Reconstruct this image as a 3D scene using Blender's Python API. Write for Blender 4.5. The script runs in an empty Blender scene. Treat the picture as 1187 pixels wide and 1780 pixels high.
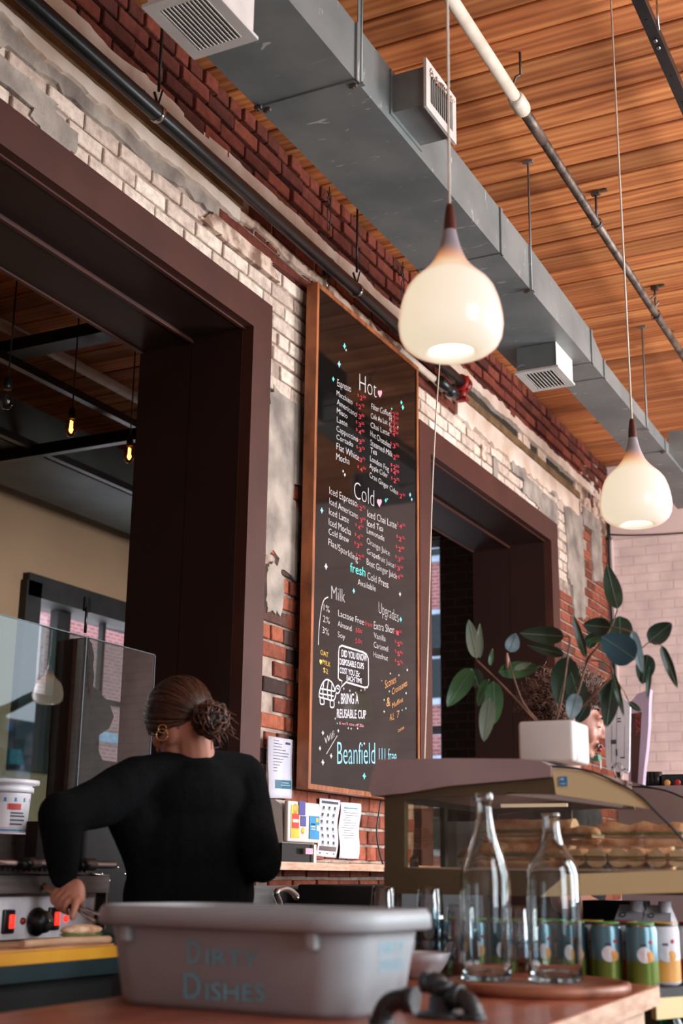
import bpy, bmesh, math, random
from mathutils import Vector as V, Matrix, noise
random.seed(7)
PI=math.pi
scn=bpy.context.scene
col=scn.collection
# ------------------------------------------------------------ camera
YAW,PITCH,ROLL=[math.radians(a) for a in (26.9403413,15.49680982,0.72669642)]
FP=2267.4177
CF=V((-math.sin(YAW)*math.cos(PITCH),math.cos(YAW)*math.cos(PITCH),math.sin(PITCH)))
r0=V((math.cos(YAW),math.sin(YAW),0)); u0=r0.cross(CF)
CR=r0*math.cos(ROLL)+u0*math.sin(ROLL); CU=-r0*math.sin(ROLL)+u0*math.cos(ROLL)
CC=V((2.8,0,1.25))
def ray(x,y): return CF+CR*((x-593.5)/FP)-CU*((y-890)/FP)
def onX(x,y,v): d=ray(x,y); return CC+d*((v-CC.x)/d.x)
def onY(x,y,v): d=ray(x,y); return CC+d*((v-CC.y)/d.y)
def onZ(x,y,v): d=ray(x,y); return CC+d*((v-CC.z)/d.z)
cd=bpy.data.cameras.new('camera'); cam=bpy.data.objects.new('camera',cd); col.objects.link(cam)
cam.matrix_world=Matrix(((CR.x,CU.x,-CF.x,CC.x),(CR.y,CU.y,-CF.y,CC.y),(CR.z,CU.z,-CF.z,CC.z),(0,0,0,1)))
cd.sensor_fit='VERTICAL'; cd.sensor_height=36; cd.sensor_width=24; cd.lens=FP/1780*36
cd.clip_start=.05; cd.clip_end=200
cd.dof.use_dof=True; cd.dof.focus_distance=5.2; cd.dof.aperture_fstop=3.4
scn.camera=cam
# ------------------------------------------------------------ materials
def lin(c):
    return tuple(((v/255)/12.92 if v/255<=.04045 else ((v/255+.055)/1.055)**2.4) for v in c)+(1,)
def newmat(n):
    m=bpy.data.materials.new(n); m.use_nodes=True; nt=m.node_tree
    return m,nt,nt.nodes,nt.links,nt.nodes['Principled BSDF']
def N(ns,t,**k):
    n=ns.new(t)
    for a,b in k.items(): setattr(n,a,b)
    return n
def pbr(name,c1,c2=None,scale=8,rough=.6,metal=0,bump=0,bscale=None,stretch=(1,1,1),spec=.5,detail=5,coat=0,lo=.35,hi=.65,sheen=0):
    m,nt,ns,L,p=newmat(name)
    p.inputs['Roughness'].default_value=rough; p.inputs['Metallic'].default_value=metal
    p.inputs['Specular IOR Level'].default_value=spec; p.inputs['Coat Weight'].default_value=coat
    p.inputs['Sheen Weight'].default_value=sheen
    tc=N(ns,'ShaderNodeTexCoord'); mp=N(ns,'ShaderNodeMapping'); mp.inputs['Scale'].default_value=stretch
    L.new(tc.outputs['Object'],mp.inputs['Vector'])
    tx=N(ns,'ShaderNodeTexNoise'); tx.inputs['Scale'].default_value=scale; tx.inputs['Detail'].default_value=detail
    L.new(mp.outputs[0],tx.inputs['Vector'])
    cr=N(ns,'ShaderNodeValToRGB'); cr.color_ramp.elements[0].position=lo; cr.color_ramp.elements[1].position=hi
    if c2 is None: c2=tuple(min(255,v*1.1+3) for v in c1); c1=tuple(v*.92 for v in c1)
    cr.color_ramp.elements[0].color=lin(c1); cr.color_ramp.elements[1].color=lin(c2)
    L.new(tx.outputs[0],cr.inputs[0]); L.new(cr.outputs[0],p.inputs['Base Color'])
    if bump:
        t2=N(ns,'ShaderNodeTexNoise'); t2.inputs['Scale'].default_value=bscale or scale*6; t2.inputs['Detail'].default_value=6
        L.new(mp.outputs[0],t2.inputs['Vector'])
        b=N(ns,'ShaderNodeBump'); b.inputs['Strength'].default_value=bump; b.inputs['Distance'].default_value=.01
        L.new(t2.outputs[0],b.inputs['Height']); L.new(b.outputs[0],p.inputs['Normal'])
    return m
def brickmat(name,c1,c2,hue=.12,rough=.9,bump=.5):
    # colour differs brick by brick through a stored per-brick number
    m,nt,ns,L,p=newmat(name); p.inputs['Roughness'].default_value=rough; p.inputs['Specular IOR Level'].default_value=.25
    at=N(ns,'ShaderNodeAttribute'); at.attribute_name='tone'
    cr=N(ns,'ShaderNodeValToRGB'); cr.color_ramp.elements[0].color=lin(c1); cr.color_ramp.elements[1].color=lin(c2)
    L.new(at.outputs['Fac'],cr.inputs[0])
    tc=N(ns,'ShaderNodeTexCoord'); tx=N(ns,'ShaderNodeTexNoise'); tx.inputs['Scale'].default_value=22; tx.inputs['Detail'].default_value=8; tx.inputs['Roughness'].default_value=.65
    L.new(tc.outputs['Object'],tx.inputs['Vector'])
    mr=N(ns,'ShaderNodeMapRange'); mr.inputs[1].default_value=.3; mr.inputs[2].default_value=.7; mr.inputs[3].default_value=.62; mr.inputs[4].default_value=1.22
    L.new(tx.outputs[0],mr.inputs[0])
    mx=N(ns,'ShaderNodeMix',data_type='RGBA',blend_type='MULTIPLY'); mx.inputs[0].default_value=1
    L.new(cr.outputs[0],mx.inputs[6]); L.new(mr.outputs[0],mx.inputs[7]); L.new(mx.outputs[2],p.inputs['Base Color'])
    t2=N(ns,'ShaderNodeTexNoise'); t2.inputs['Scale'].default_value=90; t2.inputs['Detail'].default_value=8
    L.new(tc.outputs['Object'],t2.inputs['Vector'])
    b=N(ns,'ShaderNodeBump'); b.inputs['Strength'].default_value=bump; b.inputs['Distance'].default_value=.012
    L.new(t2.outputs[0],b.inputs['Height']); L.new(b.outputs[0],p.inputs['Normal'])
    return m
def emit(name,c,s):
    m,nt,ns,L,p=newmat(name); p.inputs['Base Color'].default_value=lin(c); p.inputs['Emission Color'].default_value=lin(c); p.inputs['Emission Strength'].default_value=s
    p.inputs['Roughness'].default_value=.3
    return m
def paneglass(name,tint=(246,247,249),ior=1.5,extra=0):
    m,nt,ns,L,p=newmat(name); ns.remove(p); out=ns['Material Output']
    tr=N(ns,'ShaderNodeBsdfTransparent'); tr.inputs[0].default_value=lin(tint)
    gl=N(ns,'ShaderNodeBsdfGlossy'); gl.inputs['Roughness'].default_value=.01; gl.inputs[0].default_value=(1,1,1,1)
    fr=N(ns,'ShaderNodeFresnel'); fr.inputs[0].default_value=ior
    ad=N(ns,'ShaderNodeMath',operation='MULTIPLY_ADD',use_clamp=True); ad.inputs[1].default_value=1.6; ad.inputs[2].default_value=extra
    L.new(fr.outputs[0],ad.inputs[0])
    ge=N(ns,'ShaderNodeNewGeometry'); sb=N(ns,'ShaderNodeMath',operation='SUBTRACT'); sb.inputs[0].default_value=1; L.new(ge.outputs['Backfacing'],sb.inputs[1]); m2=N(ns,'ShaderNodeMath',operation='MULTIPLY'); L.new(ad.outputs[0],m2.inputs[0]); L.new(sb.outputs[0],m2.inputs[1])
    mx=N(ns,'ShaderNodeMixShader'); L.new(m2.outputs[0],mx.inputs[0]); L.new(tr.outputs[0],mx.inputs[1]); L.new(gl.outputs[0],mx.inputs[2])
    L.new(mx.outputs[0],out.inputs[0]); return m
def realglass(name,tint=(245,250,250),rough=0.0):
    m,nt,ns,L,p=newmat(name); p.inputs['Base Color'].default_value=lin(tint); p.inputs['Transmission Weight'].default_value=1
    p.inputs['Roughness'].default_value=rough; p.inputs['IOR'].default_value=1.45; return m
M={}
M['white_brick']=brickmat('white_brick',(184,160,144),(222,200,182),bump=.35)
M['red_brick']=brickmat('red_brick',(82,40,32),(132,66,50))
M['low_brick']=brickmat('low_brick',(112,58,44),(160,88,64))
M['dark_brick']=brickmat('dark_brick',(55,42,40),(92,62,52))
M['mortar']=pbr('mortar',(124,104,92),(172,150,134),scale=14,rough=.95,bump=.6,bscale=60)
M['cement']=pbr('cement',(112,100,92),(170,154,140),scale=5,rough=.95,bump=.8,bscale=40,detail=9)
M['plaster']=pbr('plaster',(196,168,146),(226,206,190),scale=4,rough=.9,bump=.4,bscale=25,detail=9)
M['old_plaster']=pbr('old_plaster',(120,88,70),(205,178,158),scale=9,rough=.95,bump=.9,bscale=40,detail=9,lo=.42,hi=.58)
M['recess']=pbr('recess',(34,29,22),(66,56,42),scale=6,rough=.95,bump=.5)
M['ochre']=pbr('ochre',(92,68,40),(130,100,66),scale=6,rough=.9,bump=.5)
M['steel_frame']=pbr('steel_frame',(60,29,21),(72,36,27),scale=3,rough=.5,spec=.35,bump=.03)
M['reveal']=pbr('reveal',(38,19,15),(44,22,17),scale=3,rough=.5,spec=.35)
def wood_planks():
    m,nt,ns,L,p=newmat('ceiling_planks'); p.inputs['Roughness'].default_value=.6; p.inputs['Specular IOR Level'].default_value=.3
    tc=N(ns,'ShaderNodeTexCoord'); at=N(ns,'ShaderNodeAttribute'); at.attribute_name='tone'
    cb=N(ns,'ShaderNodeCombineXYZ'); mu=N(ns,'ShaderNodeMath',operation='MULTIPLY'); mu.inputs[1].default_value=37
    L.new(at.outputs['Fac'],mu.inputs[0]); L.new(mu.outputs[0],cb.inputs[0]); L.new(mu.outputs[0],cb.inputs[2])
    va=N(ns,'ShaderNodeVectorMath',operation='ADD'); L.new(tc.outputs['Object'],va.inputs[0]); L.new(cb.outputs[0],va.inputs[1])
    mp=N(ns,'ShaderNodeMapping'); mp.inputs['Scale'].default_value=(.55,7,7); L.new(va.outputs[0],mp.inputs[0])
    n1=N(ns,'ShaderNodeTexNoise'); n1.inputs['Scale'].default_value=1.6; n1.inputs['Detail'].default_value=6; n1.inputs['Distortion'].default_value=.6; L.new(mp.outputs[0],n1.inputs[0])
    wv=N(ns,'ShaderNodeTexWave',wave_type='BANDS',bands_direction='Y'); wv.inputs['Scale'].default_value=1.1; wv.inputs['Distortion'].default_value=9; wv.inputs['Detail'].default_value=2; wv.inputs['Detail Scale'].default_value=.8; L.new(mp.outputs[0],wv.inputs[0])
    mix=N(ns,'ShaderNodeMix',data_type='FLOAT'); mix.inputs[0].default_value=.13; L.new(n1.outputs[0],mix.inputs[2]); L.new(wv.outputs['Fac'],mix.inputs[3])
    cr=N(ns,'ShaderNodeValToRGB'); e=cr.color_ramp.elements
    e[0].position=.25; e[0].color=lin((132,68,34)); e[1].position=.78; e[1].color=lin((232,156,92))
    q=e.new(.5); q.color=lin((190,112,64))
    L.new(mix.outputs[0],cr.inputs[0])
    mr=N(ns,'ShaderNodeMapRange'); mr.inputs[3].default_value=.68; mr.inputs[4].default_value=1.12; L.new(at.outputs['Fac'],mr.inputs[0])
    mx=N(ns,'ShaderNodeMix',data_type='RGBA',blend_type='MULTIPLY'); mx.inputs[0].default_value=1; L.new(cr.outputs[0],mx.inputs[6]); L.new(mr.outputs[0],mx.inputs[7])
    # knots
    vo=N(ns,'ShaderNodeTexVoronoi'); vo.inputs['Scale'].default_value=2.3; mp2=N(ns,'ShaderNodeMapping'); mp2.inputs['Scale'].default_value=(.7,1.4,1); L.new(va.outputs[0],mp2.inputs[0]); L.new(mp2.outputs[0],vo.inputs[0])
    kr=N(ns,'ShaderNodeMapRange'); kr.inputs[1].default_value=.03; kr.inputs[2].default_value=.08; kr.inputs[3].default_value=.25; kr.inputs[4].default_value=1; L.new(vo.outputs['Distance'],kr.inputs[0])
    m2=N(ns,'ShaderNodeMix',data_type='RGBA',blend_type='MULTIPLY'); m2.inputs[0].default_value=1; L.new(mx.outputs[2],m2.inputs[6]); L.new(kr.outputs[0],m2.inputs[7])
    L.new(m2.outputs[2],p.inputs['Base Color'])
    b=N(ns,'ShaderNodeBump'); b.inputs['Strength'].default_value=.25; b.inputs['Distance'].default_value=.01; L.new(mix.outputs[0],b.inputs['Height']); L.new(b.outputs[0],p.inputs['Normal'])
    return m
M['planks']=wood_planks()
M['gap']=pbr('gap',(20,12,8),rough=.9)
def galv(name,c1,c2,rough,metal):
    m=pbr(name,c1,c2,scale=3,rough=rough,metal=metal,bump=.06,bscale=12)
    nt=m.node_tree; ns=nt.nodes; L=nt.links; p=ns['Principled BSDF']
    tc=N(ns,'ShaderNodeTexCoord'); mp=N(ns,'ShaderNodeMapping'); mp.inputs['Scale'].default_value=(2,7,2); mp.inputs['Rotation'].default_value=(0,0,.5)
    L.new(tc.outputs['Object'],mp.inputs[0]); n=N(ns,'ShaderNodeTexNoise'); n.inputs['Scale'].default_value=4; n.inputs['Detail'].default_value=9; n.inputs['Distortion'].default_value=1
    L.new(mp.outputs[0],n.inputs[0]); r=N(ns,'ShaderNodeMapRange'); r.inputs[1].default_value=.66; r.inputs[2].default_value=.72; L.new(n.outputs[0],r.inputs[0])
    old=p.inputs['Base Color'].links[0].from_socket
    mx=N(ns,'ShaderNodeMix',data_type='RGBA'); L.new(r.outputs[0],mx.inputs[0]); L.new(old,mx.inputs[6]); mx.inputs[7].default_value=lin((205,200,196)); L.new(mx.outputs[2],p.inputs['Base Color'])
    return m
M['galv']=galv('galvanised',(112,117,116),(136,138,135),.46,.4)
M['duct_white']=pbr('duct_white',(196,184,176),(214,204,198),scale=5,rough=.5,bump=.1)
M['grille']=pbr('grille',(190,180,172),(206,198,190),scale=5,rough=.5)
M['black']=pbr('black_paint',(14,15,16),(24,25,26),scale=8,rough=.35)
M['hole']=pbr('hole',(8,8,8),rough=.9)
M['blackmatt']=pbr('black_matt',(12,12,13),(20,20,21),scale=8,rough=.8)
M['white_pipe']=pbr('white_pipe',(206,186,166),(224,208,190),scale=8,rough=.5,bump=.1)
M['dark_pipe']=pbr('dark_pipe',(60,50,45),(120,102,90),scale=14,rough=.5,metal=.5,bump=.3)
M['red_paint']=pbr('red_paint',(120,18,14),(160,30,22),scale=20,rough=.45)
M['chrome']=pbr('chrome',(170,168,166),(190,188,186),scale=5,rough=.2,metal=1)
M['steel']=pbr('steel',(128,122,118),(150,144,140),scale=5,rough=.35,metal=.9,stretch=(1,1,12))
M['board_wood']=pbr('board_wood',(112,60,30),(168,96,52),scale=9,rough=.45,stretch=(1,4,.6),bump=.1)
M['slate']=pbr('slate',(7,8,8),(12,13,13),scale=3,rough=.055,spec=.36)
M['chalk']=pbr('chalk',(188,180,176),rough=.8)
M['chalk_red']=pbr('chalk_red',(196,44,58),rough=.8)
M['chalk_pink']=pbr('chalk_pink',(240,150,168),rough=.8)
M['chalk_teal']=pbr('chalk_teal',(90,210,196),rough=.8)
M['chalk_blue']=pbr('chalk_blue',(130,190,206),rough=.8)
M['chalk_yellow']=pbr('chalk_yellow',(216,170,70),rough=.8)
M['chalk_orange']=pbr('chalk_orange',(206,140,78),rough=.8)
M['paper']=pbr('paper',(214,206,212),(228,222,226),scale=4,rough=.8)
M['ink']=pbr('ink',(70,66,80),rough=.8)
M['teal_print']=pbr('teal_print',(20,110,130),rough=.7)
M['dispenser']=pbr('dispenser',(196,186,176),(206,196,188),scale=4,rough=.4)
M['smoke']=pbr('smoke_plastic',(16,26,28),rough=.2)
M['yellow_print']=pbr('yellow_print',(208,168,52),rough=.6)
M['blue_print']=pbr('blue_print',(40,120,165),rough=.6)
M['violet_print']=pbr('violet_print',(70,64,130),rough=.6)
M['red_print']=pbr('red_print',(176,44,40),rough=.6)
M['white_plastic']=pbr('white_plastic',(214,208,212),rough=.35)
M['tub']=pbr('tub_plastic',(148,150,154),(160,162,164),scale=3,rough=.5,bump=.05)
M['marker']=pbr('marker_blue',(104,190,212),rough=.6)
M['table']=pbr('table_wood',(132,66,44),(168,92,64),scale=5,rough=.28,stretch=(4,.7,1),bump=.04)
M['table_edge']=pbr('table_edge',(178,132,104),(214,176,150),scale=9,rough=.5,stretch=(6,1,6),bump=.3)
M['iron']=pbr('iron',(13,13,15),(28,28,31),scale=20,rough=.42,bump=.4,spec=.6)
M['tray']=pbr('tray_wood',(120,66,44),(160,96,68),scale=6,rough=.45,stretch=(.6,5,1))
M['pot']=pbr('pot_white',(206,196,188),(216,206,200),scale=3,rough=.55)
M['soil']=pbr('soil',(34,24,18),(60,44,32),scale=40,rough=1,bump=1)
M['leaf_dark']=pbr('leaf_dark',(24,46,32),(38,64,44),scale=10,rough=.33,stretch=(1,1,1),coat=.2)
M['leaf_green']=pbr('leaf_green',(50,84,50),(70,108,66),scale=10,rough=.36)
M['leaf_grey']=pbr('leaf_grey',(96,108,92),(124,134,116),scale=10,rough=.45)
M['leaf_blue']=pbr('leaf_blue',(96,124,134),(150,172,178),scale=22,rough=.35)
M['leaf_teal']=pbr('leaf_teal',(30,66,78),(46,86,98),scale=8,rough=.3)
M['vein']=pbr('vein',(110,132,104),rough=.5)
M['stem']=pbr('stem',(96,62,46),(138,98,76),scale=20,rough=.7)
M['bud']=pbr('bud',(196,140,124),rough=.6)
M['gold']=pbr('gold_panel',(216,188,138),(230,206,158),scale=2,rough=.35,metal=.1)
M['gold_shade']=pbr('gold_panel_shade',(74,60,40),(92,76,52),scale=2,rough=.4,metal=.2)  # the case's gold trim again, with its shade put into the colour
M['mauve']=pbr('mauve_top',(150,124,122),(166,140,138),scale=4,rough=.7)
M['crust']=pbr('crust',(186,120,78),(240,208,172),scale=22,rough=.7,bump=.5,detail=8)
M['crumb']=pbr('crumb',(222,196,160),(240,222,194),scale=30,rough=.9,bump=.5)
M['lettuce']=pbr('lettuce',(60,92,36),(120,140,70),scale=30,rough=.5)
M['filling']=pbr('filling',(190,120,96),(220,180,140),scale=25,rough=.5)
M['can_blue']=pbr('can_blue',(88,122,134),(104,136,146),scale=3,rough=.3,metal=.5)
M['can_dark']=pbr('can_dark',(50,82,92),(62,98,108),scale=3,rough=.3,metal=.5)
M['can_green']=pbr('can_green',(92,110,40),(116,132,56),scale=3,rough=.3,metal=.4)
M['can_lime']=pbr('can_lime',(92,160,66),rough=.4)
M['can_red']=pbr('can_red',(180,56,56),rough=.35,metal=.3)
M['can_orange']=pbr('can_orange',(214,150,70),rough=.4)
M['aluminium']=pbr('aluminium',(180,180,182),rough=.3,metal=1)
M['green_glass']=realglass('green_glass',(30,120,80))
M['glass']=realglass('bottle_glass')
M['pane']=paneglass('pane_glass')
M['sneeze']=paneglass('partition_glass',tint=(205,222,218),ior=1.5,extra=.015)
M['case_glass']=paneglass('case_glass',tint=(232,226,216),ior=1.45)
M['skin']=pbr('skin',(168,110,88),(184,124,102),scale=6,rough=.5); M['skin'].node_tree.nodes['Principled BSDF'].inputs['Subsurface Weight'].default_value=.1
M['lips']=pbr('lips',(170,50,52),rough=.4)
M['sweater']=pbr('sweater',(4,5,6),(8,9,10),scale=60,rough=.95,bump=.35,bscale=160,spec=.12)
M['shirt']=pbr('shirt',(24,28,32),rough=.9)
M['jeans']=pbr('jeans',(20,24,34),rough=.9)
M['shoe']=pbr('shoe',(16,16,16),rough=.5)
def hairmat(name,a,b):
    m=pbr(name,a,b,scale=30,rough=.42,spec=.5); nt=m.node_tree; ns=nt.nodes; p=ns['Principled BSDF']
    at=N(ns,'ShaderNodeAttribute'); at.attribute_name='tone'; cr=N(ns,'ShaderNodeValToRGB'); cr.color_ramp.elements[0].color=lin(a); cr.color_ramp.elements[1].color=lin(b)
    nt.links.new(at.outputs['Fac'],cr.inputs[0]); nt.links.new(cr.outputs[0],p.inputs['Base Color']); return m
M['hair_brown']=hairmat('hair_brown',(22,14,11),(104,60,36))
M['hair_curly']=hairmat('hair_curly',(58,37,29),(146,102,82))
M['cut_yellow']=pbr('cutting_board',(206,142,28),(222,160,44),scale=5,rough=.5)
M['cut_edge']=pbr('board_face',(176,124,70),rough=.6)
M['led_red']=emit('switch_red',(255,52,40),1.3)
M['knob']=pbr('knob',(10,11,12),rough=.35)
M['wax']=pbr('wax_paper',(176,136,104),(196,160,128),scale=9,rough=.7)
M['teal_dark']=pbr('teal_dark',(20,40,44),rough=.4)
M['rubber']=pbr('hose',(54,52,52),rough=.5)
M['cream']=pbr('cream_wall',(166,132,102),(174,140,108),scale=1.5,rough=.9,bump=.05)
M['backwood']=pbr('back_wood',(96,54,34),(130,78,50),scale=4,rough=.7,stretch=(1,.5,4))
M['darkwood']=pbr('dark_frame',(28,24,22),(44,38,34),scale=6,rough=.6)
M['side_wall']=pbr('side_wall',(84,72,66),(104,90,82),scale=3,rough=.8)
M['floor']=pbr('floor_concrete',(58,56,54),(74,70,66),scale=2,rough=.5)
M['pinkbrick']=None
def texbrick(name,c1,c2,mo,sc=1,bw=.21,rh=.076,ms=.01,axis='YZ',bump=.3,rough=.9,offbias=0):
    m,nt,ns,L,p=newmat(name); p.inputs['Roughness'].default_value=rough
    tc=N(ns,'ShaderNodeTexCoord'); sx=N(ns,'ShaderNodeSeparateXYZ'); cb=N(ns,'ShaderNodeCombineXYZ'); L.new(tc.outputs['Object'],sx.inputs[0])
    L.new(sx.outputs[axis[0]],cb.inputs[0]); L.new(sx.outputs[axis[1]],cb.inputs[1])
    b=N(ns,'ShaderNodeTexBrick'); L.new(cb.outputs[0],b.inputs[0]); b.inputs['Scale'].default_value=1/sc
    b.inputs['Brick Width'].default_value=bw; b.inputs['Row Height'].default_value=rh; b.inputs['Mortar Size'].default_value=ms; b.inputs['Mortar Smooth'].default_value=.3
    b.inputs['Color1'].default_value=lin(c1); b.inputs['Color2'].default_value=lin(c2); b.inputs['Mortar'].default_value=lin(mo)
    n=N(ns,'ShaderNodeTexNoise'); n.inputs['Scale'].default_value=6; n.inputs['Detail'].default_value=8; L.new(tc.outputs['Object'],n.inputs[0])
    mr=N(ns,'ShaderNodeMapRange'); mr.inputs[1].default_value=.3; mr.inputs[2].default_value=.7; mr.inputs[3].default_value=.85; mr.inputs[4].default_value=1.1; L.new(n.outputs[0],mr.inputs[0])
    mx=N(ns,'ShaderNodeMix',data_type='RGBA',blend_type='MULTIPLY'); mx.inputs[0].default_value=1; L.new(b.outputs[0],mx.inputs[6]); L.new(mr.outputs[0],mx.inputs[7]); L.new(mx.outputs[2],p.inputs['Base Color'])
    su=N(ns,'ShaderNodeMath',operation='SUBTRACT'); L.new(n.outputs[0],su.inputs[0]); L.new(b.outputs['Fac'],su.inputs[1])
    bp=N(ns,'ShaderNodeBump'); bp.inputs['Strength'].default_value=bump; bp.inputs['Distance'].default_value=.02; L.new(su.outputs[0],bp.inputs['Height']); L.new(bp.outputs[0],p.inputs['Normal'])
    return m
M['painted_brick']=texbrick('painted_brick',(214,188,180),(210,184,176),(202,176,168),axis='XZ',bump=.35,ms=.008)
M['painted_wall']=pbr('painted_wall',(208,180,172),(216,190,182),scale=3,rough=.8,bump=.2)
M['pinkbrick']=texbrick('pink_brick',(186,104,104),(168,88,90),(200,160,156),axis='YZ',ms=.02)
M['pinkbrickx']=texbrick('pink_brick_x',(150,84,84),(136,70,72),(170,130,126),axis='XZ',ms=.02)
M['backbrick']=texbrick('back_brick',(48,34,28),(40,28,22),(70,54,46),axis='XZ')
M['paleblue']=pbr('pale_blue',(160,176,196),rough=.6)
M['street']=pbr('street_mix',(44,70,84),(150,140,150),scale=1.2,rough=.8,lo=.4,hi=.6)
M['street_yellow']=pbr('street_yellow',(206,160,60),rough=.7)
M['street_teal']=pbr('street_teal',(60,150,160),rough=.7)
M['asphalt']=pbr('asphalt',(60,62,66),rough=.9)
M['awning']=pbr('awning',(30,50,40),rough=.8)
# ------------------------------------------------------------ mesh builder
class MB:
    def __init__(s): s.v=[]; s.f=[]; s.m=[]; s.t=[]; s.mi=0; s.tone=.5; s.mats=[]; s.smooth=[]
    def use(s,m,tone=None):
        if isinstance(m,str): m=M[m]
        if m not in s.mats: s.mats.append(m)
        s.mi=s.mats.index(m)
        if tone is not None: s.tone=tone
        return s
    def face(s,idx,sm=False): s.f.append(idx); s.m.append(s.mi); s.t.append(s.tone); s.smooth.append(sm)
    def poly(s,pts,sm=False):
        o=len(s.v); s.v+= [tuple(p) for p in pts]; s.face(list(range(o,o+len(pts))),sm)
    def box(s,a,b,rot=None,c=None):
        x0,y0,z0=a; x1,y1,z1=b; o=len(s.v)
        P=[V((x,y,z)) for z in (z0,z1) for x,y in ((x0,y0),(x1,y0),(x1,y1),(x0,y1))]
        if rot is not None:
            c=V(c) if c is not None else (V(a)+V(b))/2
            P=[rot@(p-c)+c for p in P]
        s.v+=[tuple(p) for p in P]
        for f in ((3,2,1,0),(4,5,6,7),(0,1,5,4),(1,2,6,5),(2,3,7,6),(3,0,4,7)): s.face([o+i for i in f])
        return s
    def cbox(s,c,size,rot=None,bev=0):
        c=V(c); h=V(size)/2
        if not bev: return s.box(tuple(c-h),tuple(c+h),rot,c)
        bm=bmesh.new(); bmesh.ops.create_cube(bm,size=1)
        for v in bm.verts: v.co=V((v.co.x*size[0],v.co.y*size[1],v.co.z*size[2]))
        bmesh.ops.bevel(bm,geom=bm.edges[:],offset=bev,segments=3,profile=.5,affect='EDGES')
        s.addbm(bm,c,rot,True); return s
    def addbm(s,bm,c=(0,0,0),rot=None,sm=False):
        o=len(s.v); c=V(c)
        for v in bm.verts: s.v.append(tuple((rot@v.co if rot is not None else v.co)+c))
        bm.verts.index_update()
        for f in bm.faces: s.face([o+v.index for v in f.verts],sm)
        bm.free()
    def tube(s,pts,r,n=10,cap=True,radii=None,flat=1):
        pts=[V(p) for p in pts]; o=len(s.v); k=len(pts); prev=None
        for i,p in enumerate(pts):
            d=(pts[min(i+1,k-1)]-pts[max(i-1,0)]).normalized()
            if prev is None:
                a=V((0,0,1)) if abs(d.z)<.9 else V((1,0,0)); e=d.cross(a).normalized()
            else: e=(prev-d*prev.dot(d)).normalized()
            prev=e; g=d.cross(e); rr=radii[i] if radii else r
            for j in range(n):
                t=2*PI*j/n; s.v.append(tuple(p+e*math.cos(t)*rr+g*math.sin(t)*rr*flat))
        for i in range(k-1):
            for j in range(n):
                a=o+i*n+j; b=o+i*n+(j+1)%n; s.face([a,b,b+n,a+n],True)
        if cap:
            s.face([o+j for j in range(n)][::-1]); s.face([o+(k-1)*n+j for j in range(n)])
        return s
    def lathe(s,prof,c=(0,0,0),n=32,rot=None,cap0=False,cap1=False):
        o=len(s.v); c=V(c); k=len(prof)
        for r,z in prof:
            for j in range(n):
                t=2*PI*j/n; p=V((r*math.cos(t),r*math.sin(t),z)); s.v.append(tuple((rot@p if rot is not None else p)+c))
        for i in range(k-1):
            for j in range(n):
                a=o+i*n+j; b=o+i*n+(j+1)%n; s.face([a,b,b+n,a+n],True)
        if cap0: s.face([o+j for j in range(n)][::-1])
        if cap1: s.face([o+(k-1)*n+j for j in range(n)])
        return s
    def ball(s,c,r,seg=14,rings=9,rot=None):
        if not isinstance(r,(tuple,list,V)): r=(r,r,r)
        bm=bmesh.new(); bmesh.ops.create_uvsphere(bm,u_segments=seg,v_segments=rings,radius=1)
        for v in bm.verts: v.co=V((v.co.x*r[0],v.co.y*r[1],v.co.z*r[2]))
        s.addbm(bm,c,rot,True); return s
    def cone(s,a,ra,b,rb,n=14):
        s.tube([a,b],0,n,radii=[ra,rb]); s.ball(a,ra,n,8); s.ball(b,rb,n,8); return s
    def prism(s,pts,d):      # closed polygon (list of Vectors) pushed along vector d
        d=V(d); o=len(s.v); k=len(pts); s.v+=[tuple(V(p)) for p in pts]+[tuple(V(p)+d) for p in pts]
        s.face(list(range(o,o+k))[::-1]); s.face(list(range(o+k,o+2*k)))
        for i in range(k): j=(i+1)%k; s.face([o+i,o+j,o+k+j,o+k+i])
        return s
    def ribbon(s,pts,w,nrm):
        pts=[V(p) for p in pts]; nrm=V(nrm); o=len(s.v); k=len(pts)
        for i,p in enumerate(pts):
            d=(pts[min(i+1,k-1)]-pts[max(i-1,0)]).normalized(); e=d.cross(nrm).normalized()*w/2
            s.v+=[tuple(p+e),tuple(p-e)]
        for i in range(k-1): a=o+2*i; s.face([a,a+1,a+3,a+2])
        return s
    def build(s,name,parent=None,origin=None,fix=True):
        me=bpy.data.meshes.new(name)
        o=V(origin) if origin is not None else V((0,0,0))
        me.from_pydata([tuple(V(p)-o) for p in s.v],[],s.f)
        for m in s.mats: me.materials.append(m)
        me.polygons.foreach_set('material_index',s.m); me.polygons.foreach_set('use_smooth',s.smooth)
        at=me.attributes.new('tone','FLOAT','FACE'); at.data.foreach_set('value',s.t)
        me.update()
        if fix:
            bm=bmesh.new(); bm.from_mesh(me); bmesh.ops.recalc_face_normals(bm,faces=bm.faces[:]); bm.to_mesh(me); bm.free()
        ob=bpy.data.objects.new(name,me); ob.location=o; col.objects.link(ob)
        if parent is not None: adopt(ob,parent)
        return ob
def adopt(ob,parent):
    ob.parent=parent; ob.matrix_parent_inverse=Matrix.Identity(4)
    # parents carry only a location and a z turn: keep world placement
    ob.location=ob.location-world_loc(parent)
def world_loc(o):
    l=V(o.location); p=o.parent
    while p: l=l+p.location; p=p.parent
    return l
def tag(o,label,cat,group=None,kind=None):
    o['label']=label; o['category']=cat
    if group: o['group']=group
    if kind: o['kind']=kind
    return o
def struct(o): o['kind']='structure'; return o
def thing(name,loc,label,cat,group=None):
    o=bpy.data.objects.new(name,None); o.empty_display_size=.05; o.location=loc; col.objects.link(o)
    return tag(o,label,cat,group)
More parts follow.
